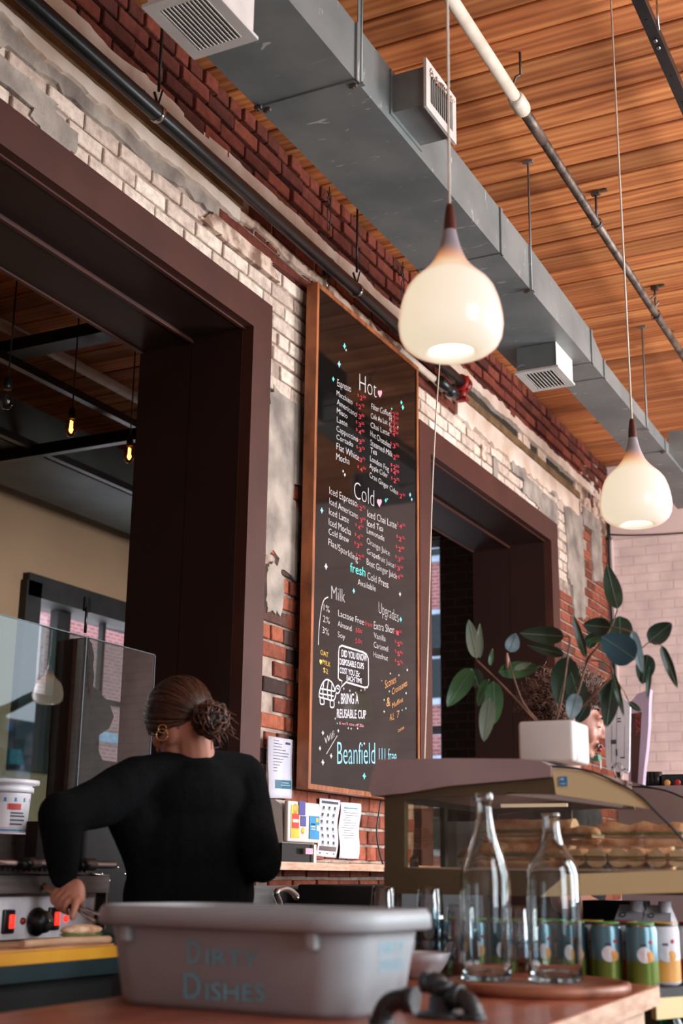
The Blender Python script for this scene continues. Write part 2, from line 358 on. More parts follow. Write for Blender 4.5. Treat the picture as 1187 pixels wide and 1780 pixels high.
def mb(m,tone=None): return MB().use(m,tone)
def copytree(o,loc,label=None,parent=None):
    c=o.copy(); col.objects.link(c)
    if parent is None: c.location=loc
    else: c.parent=parent
    if label: c['label']=label
    for ch in [x for x in bpy.data.objects if x.parent==o]: copytree(ch,None,None,c)
    return c
def bez(p0,p1,p2,n=10): return [V(p0)*(1-t)**2+V(p1)*2*t*(1-t)+V(p2)*t*t for t in [i/n for i in range(n+1)]]
def spline(P,n=8):
    P=[V(p) for p in P]; out=[]
    for i in range(len(P)-1):
        a=P[max(i-1,0)];b=P[i];c=P[i+1];d=P[min(i+2,len(P)-1)]
        for k in range(n):
            t=k/n; out.append(.5*((2*b)+(c-a)*t+(2*a-5*b+4*c-d)*t*t+(3*b-a-3*c+d)*t**3))
    out.append(P[-1]); return out
# ------------------------------------------------------------ lettering
_tc={}
def textmesh(s,thin=-.008):
    if s in _tc: return _tc[s]
    cu=bpy.data.curves.new('t','FONT'); cu.body=s; cu.size=1; cu.offset=thin; cu.resolution_u=3
    ob=bpy.data.objects.new('t',cu); col.objects.link(ob)
    dg=bpy.context.evaluated_depsgraph_get(); me=bpy.data.meshes.new_from_object(ob.evaluated_get(dg))
    vs=[(v.co.x,v.co.y) for v in me.vertices]; fs=[list(p.vertices) for p in me.polygons]
    bpy.data.objects.remove(ob); bpy.data.curves.remove(cu); bpy.data.meshes.remove(me)
    x0=min(v[0] for v in vs); x1=max(v[0] for v in vs); vs=[((x-x0)/(x1-x0),y/.7) for x,y in vs]
    _tc[s]=(vs,fs); return _tc[s]
def letter(b,s,p0,p1,pt,off=V((0,0,0)),thin=-.008):
    """lettering from baseline start p0 to baseline end p1, capital top of first letter at pt"""
    vs,fs=textmesh(s,thin); p0=V(p0)+off; U=V(p1)+off-p0; W=V(pt)+off-p0; o=len(b.v)
    b.v+=[tuple(p0+U*x+W*y) for x,y in vs]
    for f in fs: b.face([o+i for i in f])
# ============================================================ SETTING
ZC=4.58; YB=10.4
OP=[(2.36,4.573),(6.571,8.78)]; ZT=3.575; ZBOT=.9; CW=.16     # two openings in the brick wall, their steel casing width
def in_open(y0,y1,z0,z1):
    for a,b in OP:
        if y1>a-CW+.01 and y0<b+CW-.01 and z0<ZT+CW-.01 and z1>ZBOT-CW: return True
    return False
b=mb('mortar')
ys=[-1.2,OP[0][0]-CW/2,OP[0][1]+CW/2,OP[1][0]-CW/2,OP[1][1]+CW/2,YB]
for i in range(0,5,2): b.box((-.56,ys[i],0),(-.012,ys[i+1],ZC))
for i in (1,3): b.box((-.56,ys[i],ZT+.05),(-.012,ys[i+1],ZC)); b.box((-.56,ys[i],0),(-.012,ys[i+1],ZBOT-.05))
def bricks():
    RH=.076; rng=random.Random(3); row=0; z=.02
    while z<ZC-.02:
        z1=min(z+RH-.014,ZC-.004); header=(row%6==5) or z>ZC-.09; L=.108 if header else .214
        y=-1.1+(0 if row%2 else .107)+rng.uniform(-.02,.02)
        while y<YB-.02:
            y1=min(y+L-.013+rng.uniform(-.006,.004),YB-.003)
            if y>.2 and not in_open(y,y1,z,z1) and y1-y>.03:
                ym=(y+y1)/2; zm=(z+z1)/2; nz=noise.noise(V((ym*1.7,zm*1.7,3)))*.10; n2=noise.noise(V((ym*3.1,zm*3.1,9)))
                px=.0
                if zm>4.285+nz*.25: mt='red_brick'; px=.012+.012*max(0,(zm-4.28)/.1)+rng.uniform(-.006,.01)
                elif zm>3.99:
                    mt=None
                    if 4.5<ym<7.05: mt='red_brick' if n2>-.3 else 'dark_brick'; px=-.004
                elif ym<4.9 and ym<OP[0][1]+CW+.5 and zm>3.30+nz: mt='white_brick'
                elif ym<6.6 and zm>3.42+nz: mt='white_brick'
                elif ym<9.32+nz and zm>3.38: mt='white_brick'
                elif 4.7<ym<5.4 and zm>3.0+nz*1.5: mt=None
                elif 8.9<ym and zm>3.25 and ym<9.75+nz: mt=None
                else:
                    mt='low_brick' if n2>-.32 else 'dark_brick'
                    if 4.7<ym<5.2 and n2>.42: mt='white_brick'
                    if ym<5.6 and mt=='low_brick' and rng.random()<.12: mt='dark_brick'
                if mt:
                    b.use(mt,rng.random()); e=.0035; j=lambda:rng.uniform(-.0025,.0025)
                    px+=rng.uniform(-.003,.004)
                    o=len(b.v); X0=-.02
                    b.v+=[(X0,y,z),(X0,y1,z),(X0,y1,z1),(X0,y,z1)]
                    q=[(px-.004,y+j(),z+j()),(px-.004,y1+j(),z+j()),(px-.004,y1+j(),z1+j()),(px-.004,y+j(),z1+j())]
                    b.v+=q
                    b.v+=[(px,q[0][1]+e,q[0][2]+e),(px,q[1][1]-e,q[1][2]+e),(px,q[2][1]-e,q[2][2]-e),(px,q[3][1]+e,q[3][2]-e)]
                    for A,B in ((0,4),(4,8)):
                        for k in range(4): b.face([o+A+k,o+A+(k+1)%4,o+B+(k+1)%4,o+B+k])
                    b.face([o+8,o+9,o+10,o+11])
            y+=L
        z+=RH; row+=1
bricks()
def strip(y0,y1,za,zb,x0,x1,mt,ja=.0,jb=.0,step=.03,seed=0,dx=.0):
    """band of plaster along the wall with uneven lower (ja) and upper (jb) edges"""
    b.use(mt); n=int((y1-y0)/step); o=len(b.v)
    for i in range(n+1):
        y=y0+(y1-y0)*i/n; f=lambda s:noise.noise(V((y*3.3,s+seed,0)))+.6*noise.noise(V((y*14,s+seed,5)))+.35*noise.noise(V((y*40,s+seed,7)))
        a=za+f(1)*ja; c=zb+f(20)*jb; xx=x1+f(33)*dx
        b.v+=[(x0,y,a),(xx,y,a+.004),(xx,y,c-.004),(x0,y,c)]
    for i in range(n):
        p=o+4*i
        for k in range(3): b.face([p+k,p+k+1,p+k+5,p+k+4])
    b.face([o,o+1,o+2,o+3]); q=o+4*n; b.face([q,q+1,q+2,q+3])
# pale band under the red bricks, recess behind the pipe, ochre edge and broken plaster
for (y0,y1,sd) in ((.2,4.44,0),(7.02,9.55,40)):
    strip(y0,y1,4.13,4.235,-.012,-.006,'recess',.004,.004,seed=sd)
    strip(y0,y1,4.085,4.142,-.012,.034,'ochre',.004,.004,seed=sd+2,dx=.004)
    strip(y0,y1,4.03 if y0<5 else 3.955,4.092,-.012,.022,'plaster',.05 if y0>5 else .028,.003,seed=sd+4,dx=.004)
    strip(y0,y1,3.965,4.05,-.012,.0035,'cement',.04,.01,seed=sd+6,dx=.003)
strip(.2,10.3,4.225,4.302,-.012,.026,'plaster',.02,.022,seed=9,dx=.006)
strip(4.44,7.05,4.05,4.10,-.012,.010,'old_plaster',.03,.03,seed=12,dx=.006)
strip(4.3,7.05,3.975,4.03,-.012,.006,'red_brick',.02,.01,seed=14)
strip(8.2,8.45,4.09,4.22,-.012,.002,'plaster',.02,.02,seed=18); strip(8.62,8.8,4.09,4.25,-.012,.004,'plaster',.01,.01,seed=19)
strip(9.5,10.36,4.0,4.35,-.012,.012,'old_plaster',.08,.08,seed=22,dx=.01)
# rounded ceiling end: whitewashed rough bricks near the far corner
for i in range(40):
    y=9.75+random.random()*.6; z=4.1+random.random()*.42; s=.02+random.random()*.03
    b.use(random.choice(['plaster','old_plaster','red_brick','dark_brick'])); b.ball((.012,y,z),(.018,s*1.3,s),8,6)
def patch(cy,cz,ry,rz,mt,x1=.008,seed=0,n=46,pw=.5):
    pts=[]; x1+=.0006*seed
    for i in range(n):
        t=2*PI*i/n; f=1+.32*noise.noise(V((math.cos(t)*1.6,math.sin(t)*1.6,seed)))+.16*noise.noise(V((math.cos(t)*6,math.sin(t)*6,seed+4)))
        pts.append(V((-.012,cy+ry*f*math.copysign(abs(math.cos(t))**pw,math.cos(t)),cz+rz*f*math.copysign(abs(math.sin(t))**pw,math.sin(t)))))
    b.use(mt); o=len(b.v); k=len(pts); X=V((x1+.012,0,0)); C0=V((x1,cy,cz))
    b.v+=[tuple(p) for p in pts]+[tuple(p+X) for p in pts]+[tuple((p+X).lerp(C0,.5)) for p in pts]+[tuple(C0)]
    for i in range(k):
        j=(i+1)%k; b.face([o+i,o+j,o+k+j,o+k+i]); b.face([o+k+i,o+k+j,o+2*k+j,o+2*k+i]); b.face([o+2*k+i,o+2*k+j,o+3*k])
patch(5.02,3.17,.28,.2,'cement',.006,1); patch(4.87,2.9,.14,.3,'cement',.006,2); patch(4.98,2.72,.10,.16,'cement',.005,3); patch(4.86,2.45,.07,.12,'cement',.004,4)
patch(8.45,3.86,.22,.07,'cement',.008,5); patch(8.8,3.82,.28,.09,'cement',.007,6); patch(9.45,3.70,.22,.34,'cement',.006,7); patch(9.5,3.36,.17,.22,'cement',.005,8); patch(8.15,3.93,.14,.05,'cement',.009,9)
patch(10.05,3.75,.16,.2,'cement',.008,10); patch(9.9,4.0,.25,.08,'cement',.01,11)
patch(7.7,3.80,.04,.09,'cement',.005,12); patch(7.5,3.86,.05,.05,'old_plaster',.005,13); patch(3.2,3.80,.12,.05,'cement',.004,15); patch(3.0,3.86,.2,.05,'cement',.004,16)
patch(4.5,3.93,.3,.04,'old_plaster',.006,17); patch(8.32,4.18,.05,.05,'plaster',.004,18)
struct(b.build('wall_left'))
# steel casings and deep linings: window_1, window_2
def opening(k,a,c):
    w=mb('steel_frame')
    z0=ZBOT; F=.03
    w.box((-.03,a-CW,ZT),(F,c+CW,ZT+CW)); w.box((-.03,c,z0),(F,c+CW,ZT)); w.box((-.03,a-CW,z0),(F,a,ZT)); w.box((-.03,a-CW,z0-CW),(F,c+CW,z0))
    o=struct(w.build('window_%d'%k))
    r=mb('reveal')
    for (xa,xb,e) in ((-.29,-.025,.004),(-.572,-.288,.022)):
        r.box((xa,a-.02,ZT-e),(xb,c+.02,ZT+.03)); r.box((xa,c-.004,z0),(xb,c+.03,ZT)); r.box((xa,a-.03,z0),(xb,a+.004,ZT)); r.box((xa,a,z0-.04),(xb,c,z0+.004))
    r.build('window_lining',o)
    l=mb('steel_frame')
    for x,e in ((-.02,.008),(-.289,.028),(-.566,.030)): l.box((x-.008,a,ZT-e),(x+.008,c,ZT-e+.012))
    l.build('steel_lip',o)
opening(1,*OP[0]); opening(2,*OP[1])
# ceilings of boards
def planks(x0,x1,y0,y1,seed,phase=4.468):
    b=mb('gap'); b.box((x0,y0,ZC+.02),(x1,y1,ZC+.06)); rng=random.Random(seed); k=math.floor((y0-phase)/.18)
    while phase+k*.18<y1:
        ya=max(y0,phase+k*.18+.007); yb=min(y1,phase+(k+1)*.18-.007+rng.uniform(-.002,.002))
        if yb-ya>.02:
            b.use('planks',rng.random()); dz=rng.uniform(0,.006)
            b.prism([V((x0,ya,ZC+.03)),V((x0,ya,ZC+dz+.004)),V((x0,ya+.004,ZC+dz)),V((x0,yb-.004,ZC+dz)),V((x0,yb,ZC+dz+.004)),V((x0,yb,ZC+.03))],(x1-x0,0,0))
        k+=1
    return b
b=planks(-4.3,5.4,-1.4,YB+.2,5); struct(b.build('ceiling',fix=True))
b=mb('floor'); b.box((-4.3,-1.4,-.1),(5.4,YB+.2,0)); struct(b.build('floor'))
# back wall: painted brick on the right of the corner, dark brick on the left
b=mb('painted_brick'); b.box((0.03,YB,0),(5.4,YB+.2,3.95)); b.use('painted_wall'); b.box((-.0,YB-.035,3.95),(5.4,YB+.2,ZC)); b.box((-.56,YB-.035,0),(.05,YB+.2,3.97))
struct(b.build('wall_back'))
bw=(-2.45,-1.50)
b=mb('backbrick'); b.box((-4.3,YB,0),(bw[0],YB+.25,ZC)); b.box((bw[1],YB,0),(-.56,YB+.25,ZC)); b.box((bw[0],YB,4.15),(bw[1],YB+.25,ZC)); b.box((bw[0],YB,0),(bw[1],YB+.25,1.2)); struct(b.build('wall_far'))
b=mb('paleblue'); 
for z in (1.2,1.72,2.42,3.1,4.08): b.box((bw[0],YB+.1,z),(bw[1],YB+.16,z+.07))
for x in (bw[0],-2.0,bw[1]-.05): b.box((x,YB+.1,1.2),(x+.05,YB+.16,4.15))
w3=struct(b.build('window_3')); b=mb('pane'); b.box((bw[0],YB+.125,1.2),(bw[1],YB+.13,4.15)); b.build('window_pane',w3)
# back room outer wall with its window
WY=(7.86,9.95); WZ=(2.1,3.45)
b=mb('cream'); X0,X1=-4.3,-4.0
b.box((X0,1,0),(X1,WY[0],4.22)); b.box((X0,WY[1],0),(X1,YB,4.22)); b.box((X0,WY[0],WZ[1]),(X1,WY[1],4.22)); b.box((X0,WY[0],0),(X1,WY[1],WZ[0]))
b.use('backwood'); b.box((X0,1,4.22),(-3.9,YB,4.40)); b.use('red_brick',.8); b.box((X0,1,4.40),(-3.97,YB,ZC)); b.use('darkwood'); b.box((-3.99,1,4.19),(-3.88,YB,4.225))
struct(b.build('wall_outer'))
b=mb('darkwood'); fr=.12
b.box((-4.28,WY[0]-.02,WZ[1]-fr),(-3.93,WY[1],WZ[1]+.06)); b.box((-4.28,WY[0]-.04,WZ[0]),(-3.93,WY[0]+.14,WZ[1])); b.box((-4.2,WY[1]-.1,WZ[0]),(-3.95,WY[1],WZ[1])); b.box((-4.28,WY[0]-.04,WZ[0]-.12),(-3.9,WY[1],WZ[0]+.03))
b.box((-4.2,8.45,WZ[0]),(-4.12,8.62,WZ[1])); b.box((-4.18,9.08,WZ[0]),(-4.13,9.12,WZ[1])); b.box((-4.18,8.5,2.63),(-4.12,WY[1],2.68)); b.box((-4.18,WY[0]+.1,2.0),(-4.12,8.5,2.62))
w4=struct(b.build('window_4')); b=mb('pane'); b.box((-4.155,WY[0],WZ[0]),(-4.15,WY[1],WZ[1])); b.build('window_pane',w4)
b=mb('cream'); b.box((-4.3,.8,0),(-.56,1,ZC)); struct(b.build('wall_near'))
# street side wall (right of the camera) with its windows, wall behind the camera
RW=5.2; WR=[(0.2,2.0),(3.4,5.2),(6.2,8.2),(8.85,10.25)]; RZ=(.9,4.0)
b=mb('side_wall'); yy=-1.2
for a,c in WR: b.box((RW,yy,0),(RW+.3,a,ZC)); b.box((RW,a,0),(RW+.3,c,RZ[0])); b.box((RW,a,RZ[1]),(RW+.3,c,ZC)); yy=c
b.box((RW,yy,0),(RW+.3,YB,ZC)); struct(b.build('wall_right'))
b=mb('painted_wall'); b.box((-.7,-1.4,0),(5.4,-1.2,ZC)); struct(b.build('wall_front'))
for i,(a,c) in enumerate(WR):
    b=mb('darkwood')
    b.box((RW+.1,a,RZ[0]),(RW+.17,c,RZ[0]+.08)); b.box((RW+.1,a,RZ[1]-.08),(RW+.17,c,RZ[1])); b.box((RW+.1,a,RZ[0]),(RW+.17,a+.07,RZ[1])); b.box((RW+.1,c-.07,RZ[0]),(RW+.17,c,RZ[1]))
    if i<3: b.box((RW+.1,(a+c)/2-.03,RZ[0]),(RW+.17,(a+c)/2+.03,RZ[1]))
    o=struct(b.build('window_%d'%(5+i)))
# street outside
b=mb('pinkbrick'); b.box((-14,2,-4),(-13.5,23,34)); ex=b.build('brick_building'); tag(ex,'pink brick building seen through the back room window','building')
b=mb('paleblue'); b.box((-13.5,16,3.75),(-13.42,23,3.95)); b.build('stone_band',ex)
b=mb('pinkbrickx'); b.box((-16,24,-4),(6,24.5,16)); ex=b.build('brick_building'); tag(ex,'brick building with blue sash windows seen through the far slim window','building')
for k in range(4):
    for j in range(3):
        x=-7.6+k*2.2; z=1.6+j*2.9; b=mb('paleblue'); b.box((x,23.9,z),(x+1.3,24,z+1.9)); w=b.build('sash_window',ex); b=mb('teal_dark'); b.box((x+.12,23.88,z+.12),(x+1.18,23.9,z+.9)); b.box((x+.12,23.88,z+1.0),(x+1.18,23.9,z+1.8)); b.build('sash_pane',w)
b=mb('asphalt'); b.box((5.6,-10,-.3),(40,40,-.1)); struct(b.build('street'))
random.seed(5)
b=mb('street'); b.box((24,20,-.1),(25,44,5.7)); for_b=b.build('shop_front'); tag(for_b,'blurred shop fronts across the street mirrored in the glass partition','building')
for i in range(90):
    y=28+random.random()*9; z=.4+random.random()*4.9; b=mb(random.choice(['street_teal','paleblue','street','blue_print','teal_dark','paleblue','mauve','steel_frame','street'])); h=.12+random.random()*.6
    b.box((23.5+random.random()*.4,y,z),(24,y+.1+random.random()*.6,z+h)); b.build('shop_window',for_b)
b=mb('street_yellow'); b.box((23.4,33.7,4.0),(24,34.4,5.35)); b.build('yellow_banner',for_b)
# curved awning rail over the pavement, outside the far street window
pts=spline([V((6.6,10.5,2.80)),V((6.6,11.0,2.90)),V((6.6,11.45,3.10)),V((6.6,11.9,3.28)),V((6.6,12.4,3.36)),V((6.6,13.2,3.38))],6)
b=mb('awning'); b.tube(pts,.055,10); b.tube([V((6.6,10.6,0)),V((6.6,10.6,2.82))],.03,8); b.tube([V((6.6,13.1,0)),V((6.6,13.1,3.38))],.03,8); aw=b.build('awning_rail'); tag(aw,'curved dark green awning rail outside the street window','awning')
# ============================================================ CEILING FITTINGS
ZD=3.907
duct=thing('air_duct',(.83,4,ZD),'long rectangular galvanised duct hanging under the plank ceiling along the brick wall','duct')
def ductsec(y0,y1,xl0,xl1,zt0,zt1,name='duct_section'):
    b=mb('galv'); o=len(b.v)
    for y,xl,zt in ((y0,xl0,zt0),(y1,xl1,zt1)): b.v+=[(xl,y,ZD),(1.03,y,ZD),(1.03,y,zt),(xl,y,zt)]
    for k in range(4): b.face([o+k,o+(k+1)%4,o+4+(k+1)%4,o+4+k])
    b.face([o,o+1,o+2,o+3]); b.face([o+4,o+5,o+6,o+7])
    return b.build(name,duct)
for s in ((1.0,3.565,.635,.635,4.132,4.132),(3.569,5.008,.635,.635,4.132,4.132),(5.012,5.405,.635,.635,4.132,4.132),(5.409,6.42,.635,.635,4.132,4.10),(6.424,6.66,.64,.80,4.10,4.012),(6.664,8.085,.80,.80,4.012,3.99),(8.089,9.5,.80,.79,3.99,3.99)): ductsec(*s)
def collar(y,xl,zt):
    b=mb('galv'); t=.005
    b.box((xl-t,y-.012,ZD-t),(1.03+t,y+.012,ZD-.0005)); b.box((1.0305,y-.012,ZD-t),(1.03+t+.004,y+.012,zt)); b.box((xl-t,y-.012,ZD-t),(xl-.0005,y+.012,zt)); b.build('duct_seam',duct)
for y,xl,zt in ((3.553,.635,4.132),(5.01,.635,4.132),(6.422,.64,4.1),(6.662,.80,4.012),(8.087,.80,3.99)): collar(y,xl,zt)
for y,x in ((3.56,1.015),(3.53,.65),(3.56,.67),(5.4,1.02),(5.35,.66),(8.07,1.02)):
    b=mb('dark_pipe'); b.cbox((x,y,ZD-.012),(.03,.012,.014),bev=.003); b.tube([(x,y,ZD-.022),(x,y,ZD-.002)],.004,8); b.build('seam_clip',duct)
# branch boxes with registers
def register(name,box0,box1,face,label,slats,white_side=False):
    c=[(a+d)/2 for a,d in zip(box0,box1)]
    t=thing(name,(c[0],c[1],box0[2]),label,'air vent','registers on the air duct')
    b=mb('galv' if not white_side else 'duct_white'); (x0,y0,z0),(x1,y1,z1)=box0,box1
    b.box(box0,box1); b.build('branch_box',t)
    f=mb('grille'); s=mb('grille'); h=mb('hole'); w=.036
    if face=='down':
        za,zb=z0-.012,z0-.001; X0,X1,Y0,Y1=x0-.012,x1+.012,y0-.012,y1+.012
        f.box((X0,Y0,za),(X1,Y0+w,zb)); f.box((X0,Y1-w,za),(X1,Y1,zb)); f.box((X0,Y0+w,za),(X0+w,Y1-w,zb)); f.box((X1-w,Y0+w,za),(X1,Y1-w,zb))
        h.box((X0+w,Y0+w,z0-.003),(X1-w,Y1-w,z0-.0015)); n=slats
        for i in range(n):
            x=X0+w+(X1-X0-2*w)*(i+.5)/n; s.box((x-.0055,Y0+w,za+.001),(x+.0055,Y1-w,za+.003),Matrix.Rotation(math.radians(28),3,'Y'))
    else:
        xa,xb=x1+.001,x1+.012; Y0,Y1,Z0,Z1=y0-.02,y1+.02,z0-.022,z1+.022
        f.box((xa,Y0,Z0),(xb,Y0+w,Z1)); f.box((xa,Y1-w,Z0),(xb,Y1,Z1)); f.box((xa,Y0+w,Z0),(xb,Y1-w,Z0+w)); f.box((xa,Y0+w,Z1-w),(xb,Y1-w,Z1))
        h.box((x1+.0012,Y0+w,Z0+w),(x1+.003,Y1-w,Z1-w)); n=slats
        for i in range(n):
            y=Y0+w+(Y1-Y0-2*w)*(i+.5)/n; s.box((xb-.004,y-.005,Z0+w),(xb-.001,y+.005,Z1-w),Matrix.Rotation(math.radians(30),3,'Z'))
    h.build('dark_opening',t); f.build('register_frame',t); s.build('louvres',t); return t
register('air_register',(.772,2.685,3.712),(.98,2.945,3.9065),'down','white louvred ceiling register on duct underside nearest the camera',12,True)
rg=register('air_register',(.735,6.06,3.775),(.945,6.335,ZD-.001),'down','small white louvred register under the duct beyond the big glowing pendant',9)
b=mb('duct_white'); b.box((.9455,6.055,3.772),(.9475,6.34,ZD-.001)); b.build('side_plate',rg)
rg=register('air_register',(1.031,3.85,3.95),(1.165,4.10,4.108),'side','dusty side register facing right, half behind the pendant cord',11)
b=mb('galv'); b.box((1.0305,3.83,3.935),(1.036,4.12,4.123)); b.build('box_collar',rg)
b=mb('old_plaster'); 
for i in range(60): b.ball((1.18,3.86+random.random()*.24,4.075+random.random()*.03),(.003,.006,.005),6,4)
b.build('dust',rg)['kind']='stuff'
register('air_register',(1.031,8.2,3.93),(1.45,8.6,4.075),'side','side branch of the duct at the far end above the second pendant',10)
# hanger straps and rods of the duct (parts of the duct)
for (x,y,zb_) in ((1.038,3.575,ZD),(1.038,5.407,ZD-.01),(1.038,7.59,ZD-.01)):
    b=mb('galv'); b.tube([(x,y,zb_),(x,y,ZC)],.0052,8); b.cbox((x,y,ZC-.006),(.05,.02,.012)); b.cbox((x-.012,y,zb_-.004),(.05,.02,.006)); b.build('hanger_rod',duct)
b=mb('galv'); b.box((1.034,3.55,ZD),(1.037,3.575,ZC)); b.build('hanger_strap',duct)
# sprinkler pipe under the ceiling
PX,PZ=1.25,4.40
pp=thing('ceiling_pipe',(PX,4.5,PZ),'ceiling pipe, white at near end and bare dark iron beyond its coupling','pipe')
b=mb('white_pipe'); b.tube([(PX,1.2,PZ),(PX,4.62,PZ)],.026,16); b.build('white_pipe_run',pp)
b=mb('white_pipe'); b.tube([(PX,4.60,PZ),(PX,4.63,PZ),(PX,4.70,PZ),(PX,4.72,PZ)],.03,16,radii=[.031,.036,.036,.031]); b.build('coupling',pp)
b=mb('dark_pipe'); b.tube([(PX,4.7,PZ),(PX,9.9,PZ)],.021,16); b.tube([(PX,4.72,PZ),(PX,4.98,PZ)],.0235,16); b.build('iron_pipe_run',pp)
for y in (5.83,7.05):
    b=mb('dark_pipe'); b.lathe([(.027,-.012),(.029,-.006),(.029,.006),(.027,.012)],(PX,y,PZ),16,Matrix.Rotation(PI/2,3,'X')); b.tube([(PX,y,PZ+.024),(PX,y,ZC)],.0065,8); b.cbox((PX,y,ZC-.012),(.045,.03,.022),bev=.004); b.cbox((PX+.03,y,ZC-.005),(.06,.022,.01),bev=.002); b.build('pipe_hanger',pp)
b=mb('dark_pipe'); b.tube([(PX,4.57,PZ+.02),(PX+.02,4.57,PZ+.07),(PX+.04,4.57,PZ+.075)],.006,8); b.tube([(PX+.04,4.57,PZ+.07),(PX+.04,4.57,ZC)],.006,8); b.build('pipe_hanger',pp)
for y in (6.85,6.95): b=mb('dark_pipe'); b.tube([(PX,y,PZ),(PX+.045,y,PZ+.03)],.006,8); b.build('pipe_stub',pp)
# black strut channel at upper right
A=onZ(1107,0,4.38); B=onZ(1184,185,4.38); d=(B-A).normalized(); A2=A-d*1.2; B2=B+d*3
us=thing('strut_channel',(A.x,A.y,4.38),'black slotted steel strut hung below the ceiling at the top right','strut')
b=mb('black'); x=1.885
b.box((x-.022,A2.y,4.36),(x+.022,B2.y,4.364)); b.box((x-.022,A2.y,4.364),(x-.018,B2.y,4.40)); b.box((x+.018,A2.y,4.364),(x+.022,B2.y,4.40)); b.build('channel',us)
b=mb('chrome')
for i,y in enumerate((A2.y+.3,4.35,5.0,6.2)): 
    b=mb('chrome'); b.tube([(x+.028,y,4.35),(x+.028,y,ZC)],.0045,8); b.cbox((x+.028,y,ZC-.006),(.04,.02,.012)); b.build('hanger_rod',us)
b=mb('hole')
for i in range(14): b.box((x-.005,A2.y+.1+i*.2,4.3585),(x+.005,A2.y+.14+i*.2,4.3598))
b.build('slots',us)
for y in (4.42,4.47):
    b=mb('chrome'); b.lathe([(0,-.006),(.006,-.006),(.008,0)],(x,y,4.358),10); b.build('bolt',us)
b=mb('white_plastic'); b.lathe([(.04,0),(.045,.03),(.03,.05)],(x+.06,5.3,ZC-.05),20,cap0=True); tag(b.build('ceiling_sensor'),'small round pale sensor on the ceiling beside the black strut','sensor')
# black wall conduit with clamps and red end fitting
WX,WZp=.115,4.09
cp=thing('wall_conduit',(WX,5,WZp),'thick black pipe clamped along the brick wall above the menu board','pipe')
b=mb('black'); b.tube([(WX,1,WZp),(WX,6.86,WZp)],.033,20); b.build('pipe_run',cp)
for y in (3.66,5.42):
    b=mb('chrome'); b.lathe([(.034,-.01),(.0365,-.01),(.0365,.01),(.034,.01)],(WX,y,WZp),24,Matrix.Rotation(PI/2,3,'X')); h=b.build('pipe_clamp',cp)
    b=mb('black'); b.tube([(WX,y,WZp+.033),(WX-.02,y,WZp+.1)],.006,8); b.tube([(WX,y,WZp+.033),(WX+.018,y,WZp+.1)],.004,8); b.tube([(WX,y,WZp+.1),(WX,y,ZC)],.0062,8); b.build('hanger_rod',cp)
b=mb('red_paint')
R90=Matrix.Rotation(-PI/2,3,'X')
b.lathe([(.034,0),(.05,.004),(.052,.02),(.044,.03),(.044,.055),(.052,.06),(.052,.075),(.034,.08),(0,.08)],(WX,6.82,WZp),24,R90)
for i in range(7):
    t=2*PI*i/7; b.cbox((WX+.05*math.cos(t),6.87,WZp+.05*math.sin(t)),(.014,.03,.014),bev=.003)
b.tube([(WX,6.86,WZp-.03),(WX,6.86,WZp-.09)],.026,14); b.cbox((WX,6.86,WZp-.1),(.07,.05,.02),bev=.006); b.build('red_valve',cp)
b=mb('black'); b.tube([(WX-.02,6.55,WZp-.085),(WX-.02,6.80,WZp-.085)],.03,14); b.ball((WX-.02,6.72,WZp-.09),.04); b.build('black_fitting',cp)
b=mb('white_pipe'); b.tube([(.06,6.05,WZp-.07),(.06,6.72,WZp-.07)],.02,14); tag(b.build('branch_pipe'),'short pale pipe behind the black pipe near the red valve','pipe')
# dark cable in the corner of the far wall
b=mb('black'); b.tube([(.04,YB-.06,4.3),(.035,YB-.055,3.95),(.03,YB-.05,3.9),(.03,YB-.05,1.2)],.012,8); b.tube(bez((.04,YB-.06,3.99),(.3,YB-.06,3.93),(1.2,YB-.06,3.93)),.006,8); tag(b.build('corner_cable'),'black cable running down the corner beside the pale brick wall','cable')
# wire twists on the upper bricks
for i,(px,py) in enumerate(((572,350),(700,478))):
    p=onX(px,py,.07); b=mb('black')
    b.tube([p+V((0,0,.08)),p,p+V((0,.02,-.06)),p+V((0,.005,-.16))],.0025,6); b.tube([p+V((0,-.02,.05)),p+V((0,.015,.0)),p+V((0,-.015,-.05)),p+V((.0,-.01,-.17))],.0025,6); b.tube([p+V((0,.02,.06)),p+V((0,-.02,.01)),p+V((0,.02,-.03))],.003,6); b.tube([p,p+V((-.06,0,.01))],.004,6)
    tag(b.build('wire_tie'),['twisted wire hanging from a nail on the red bricks left of the pendant','twisted wire hanging from a nail on the red bricks behind the pendant'][i],'wire')
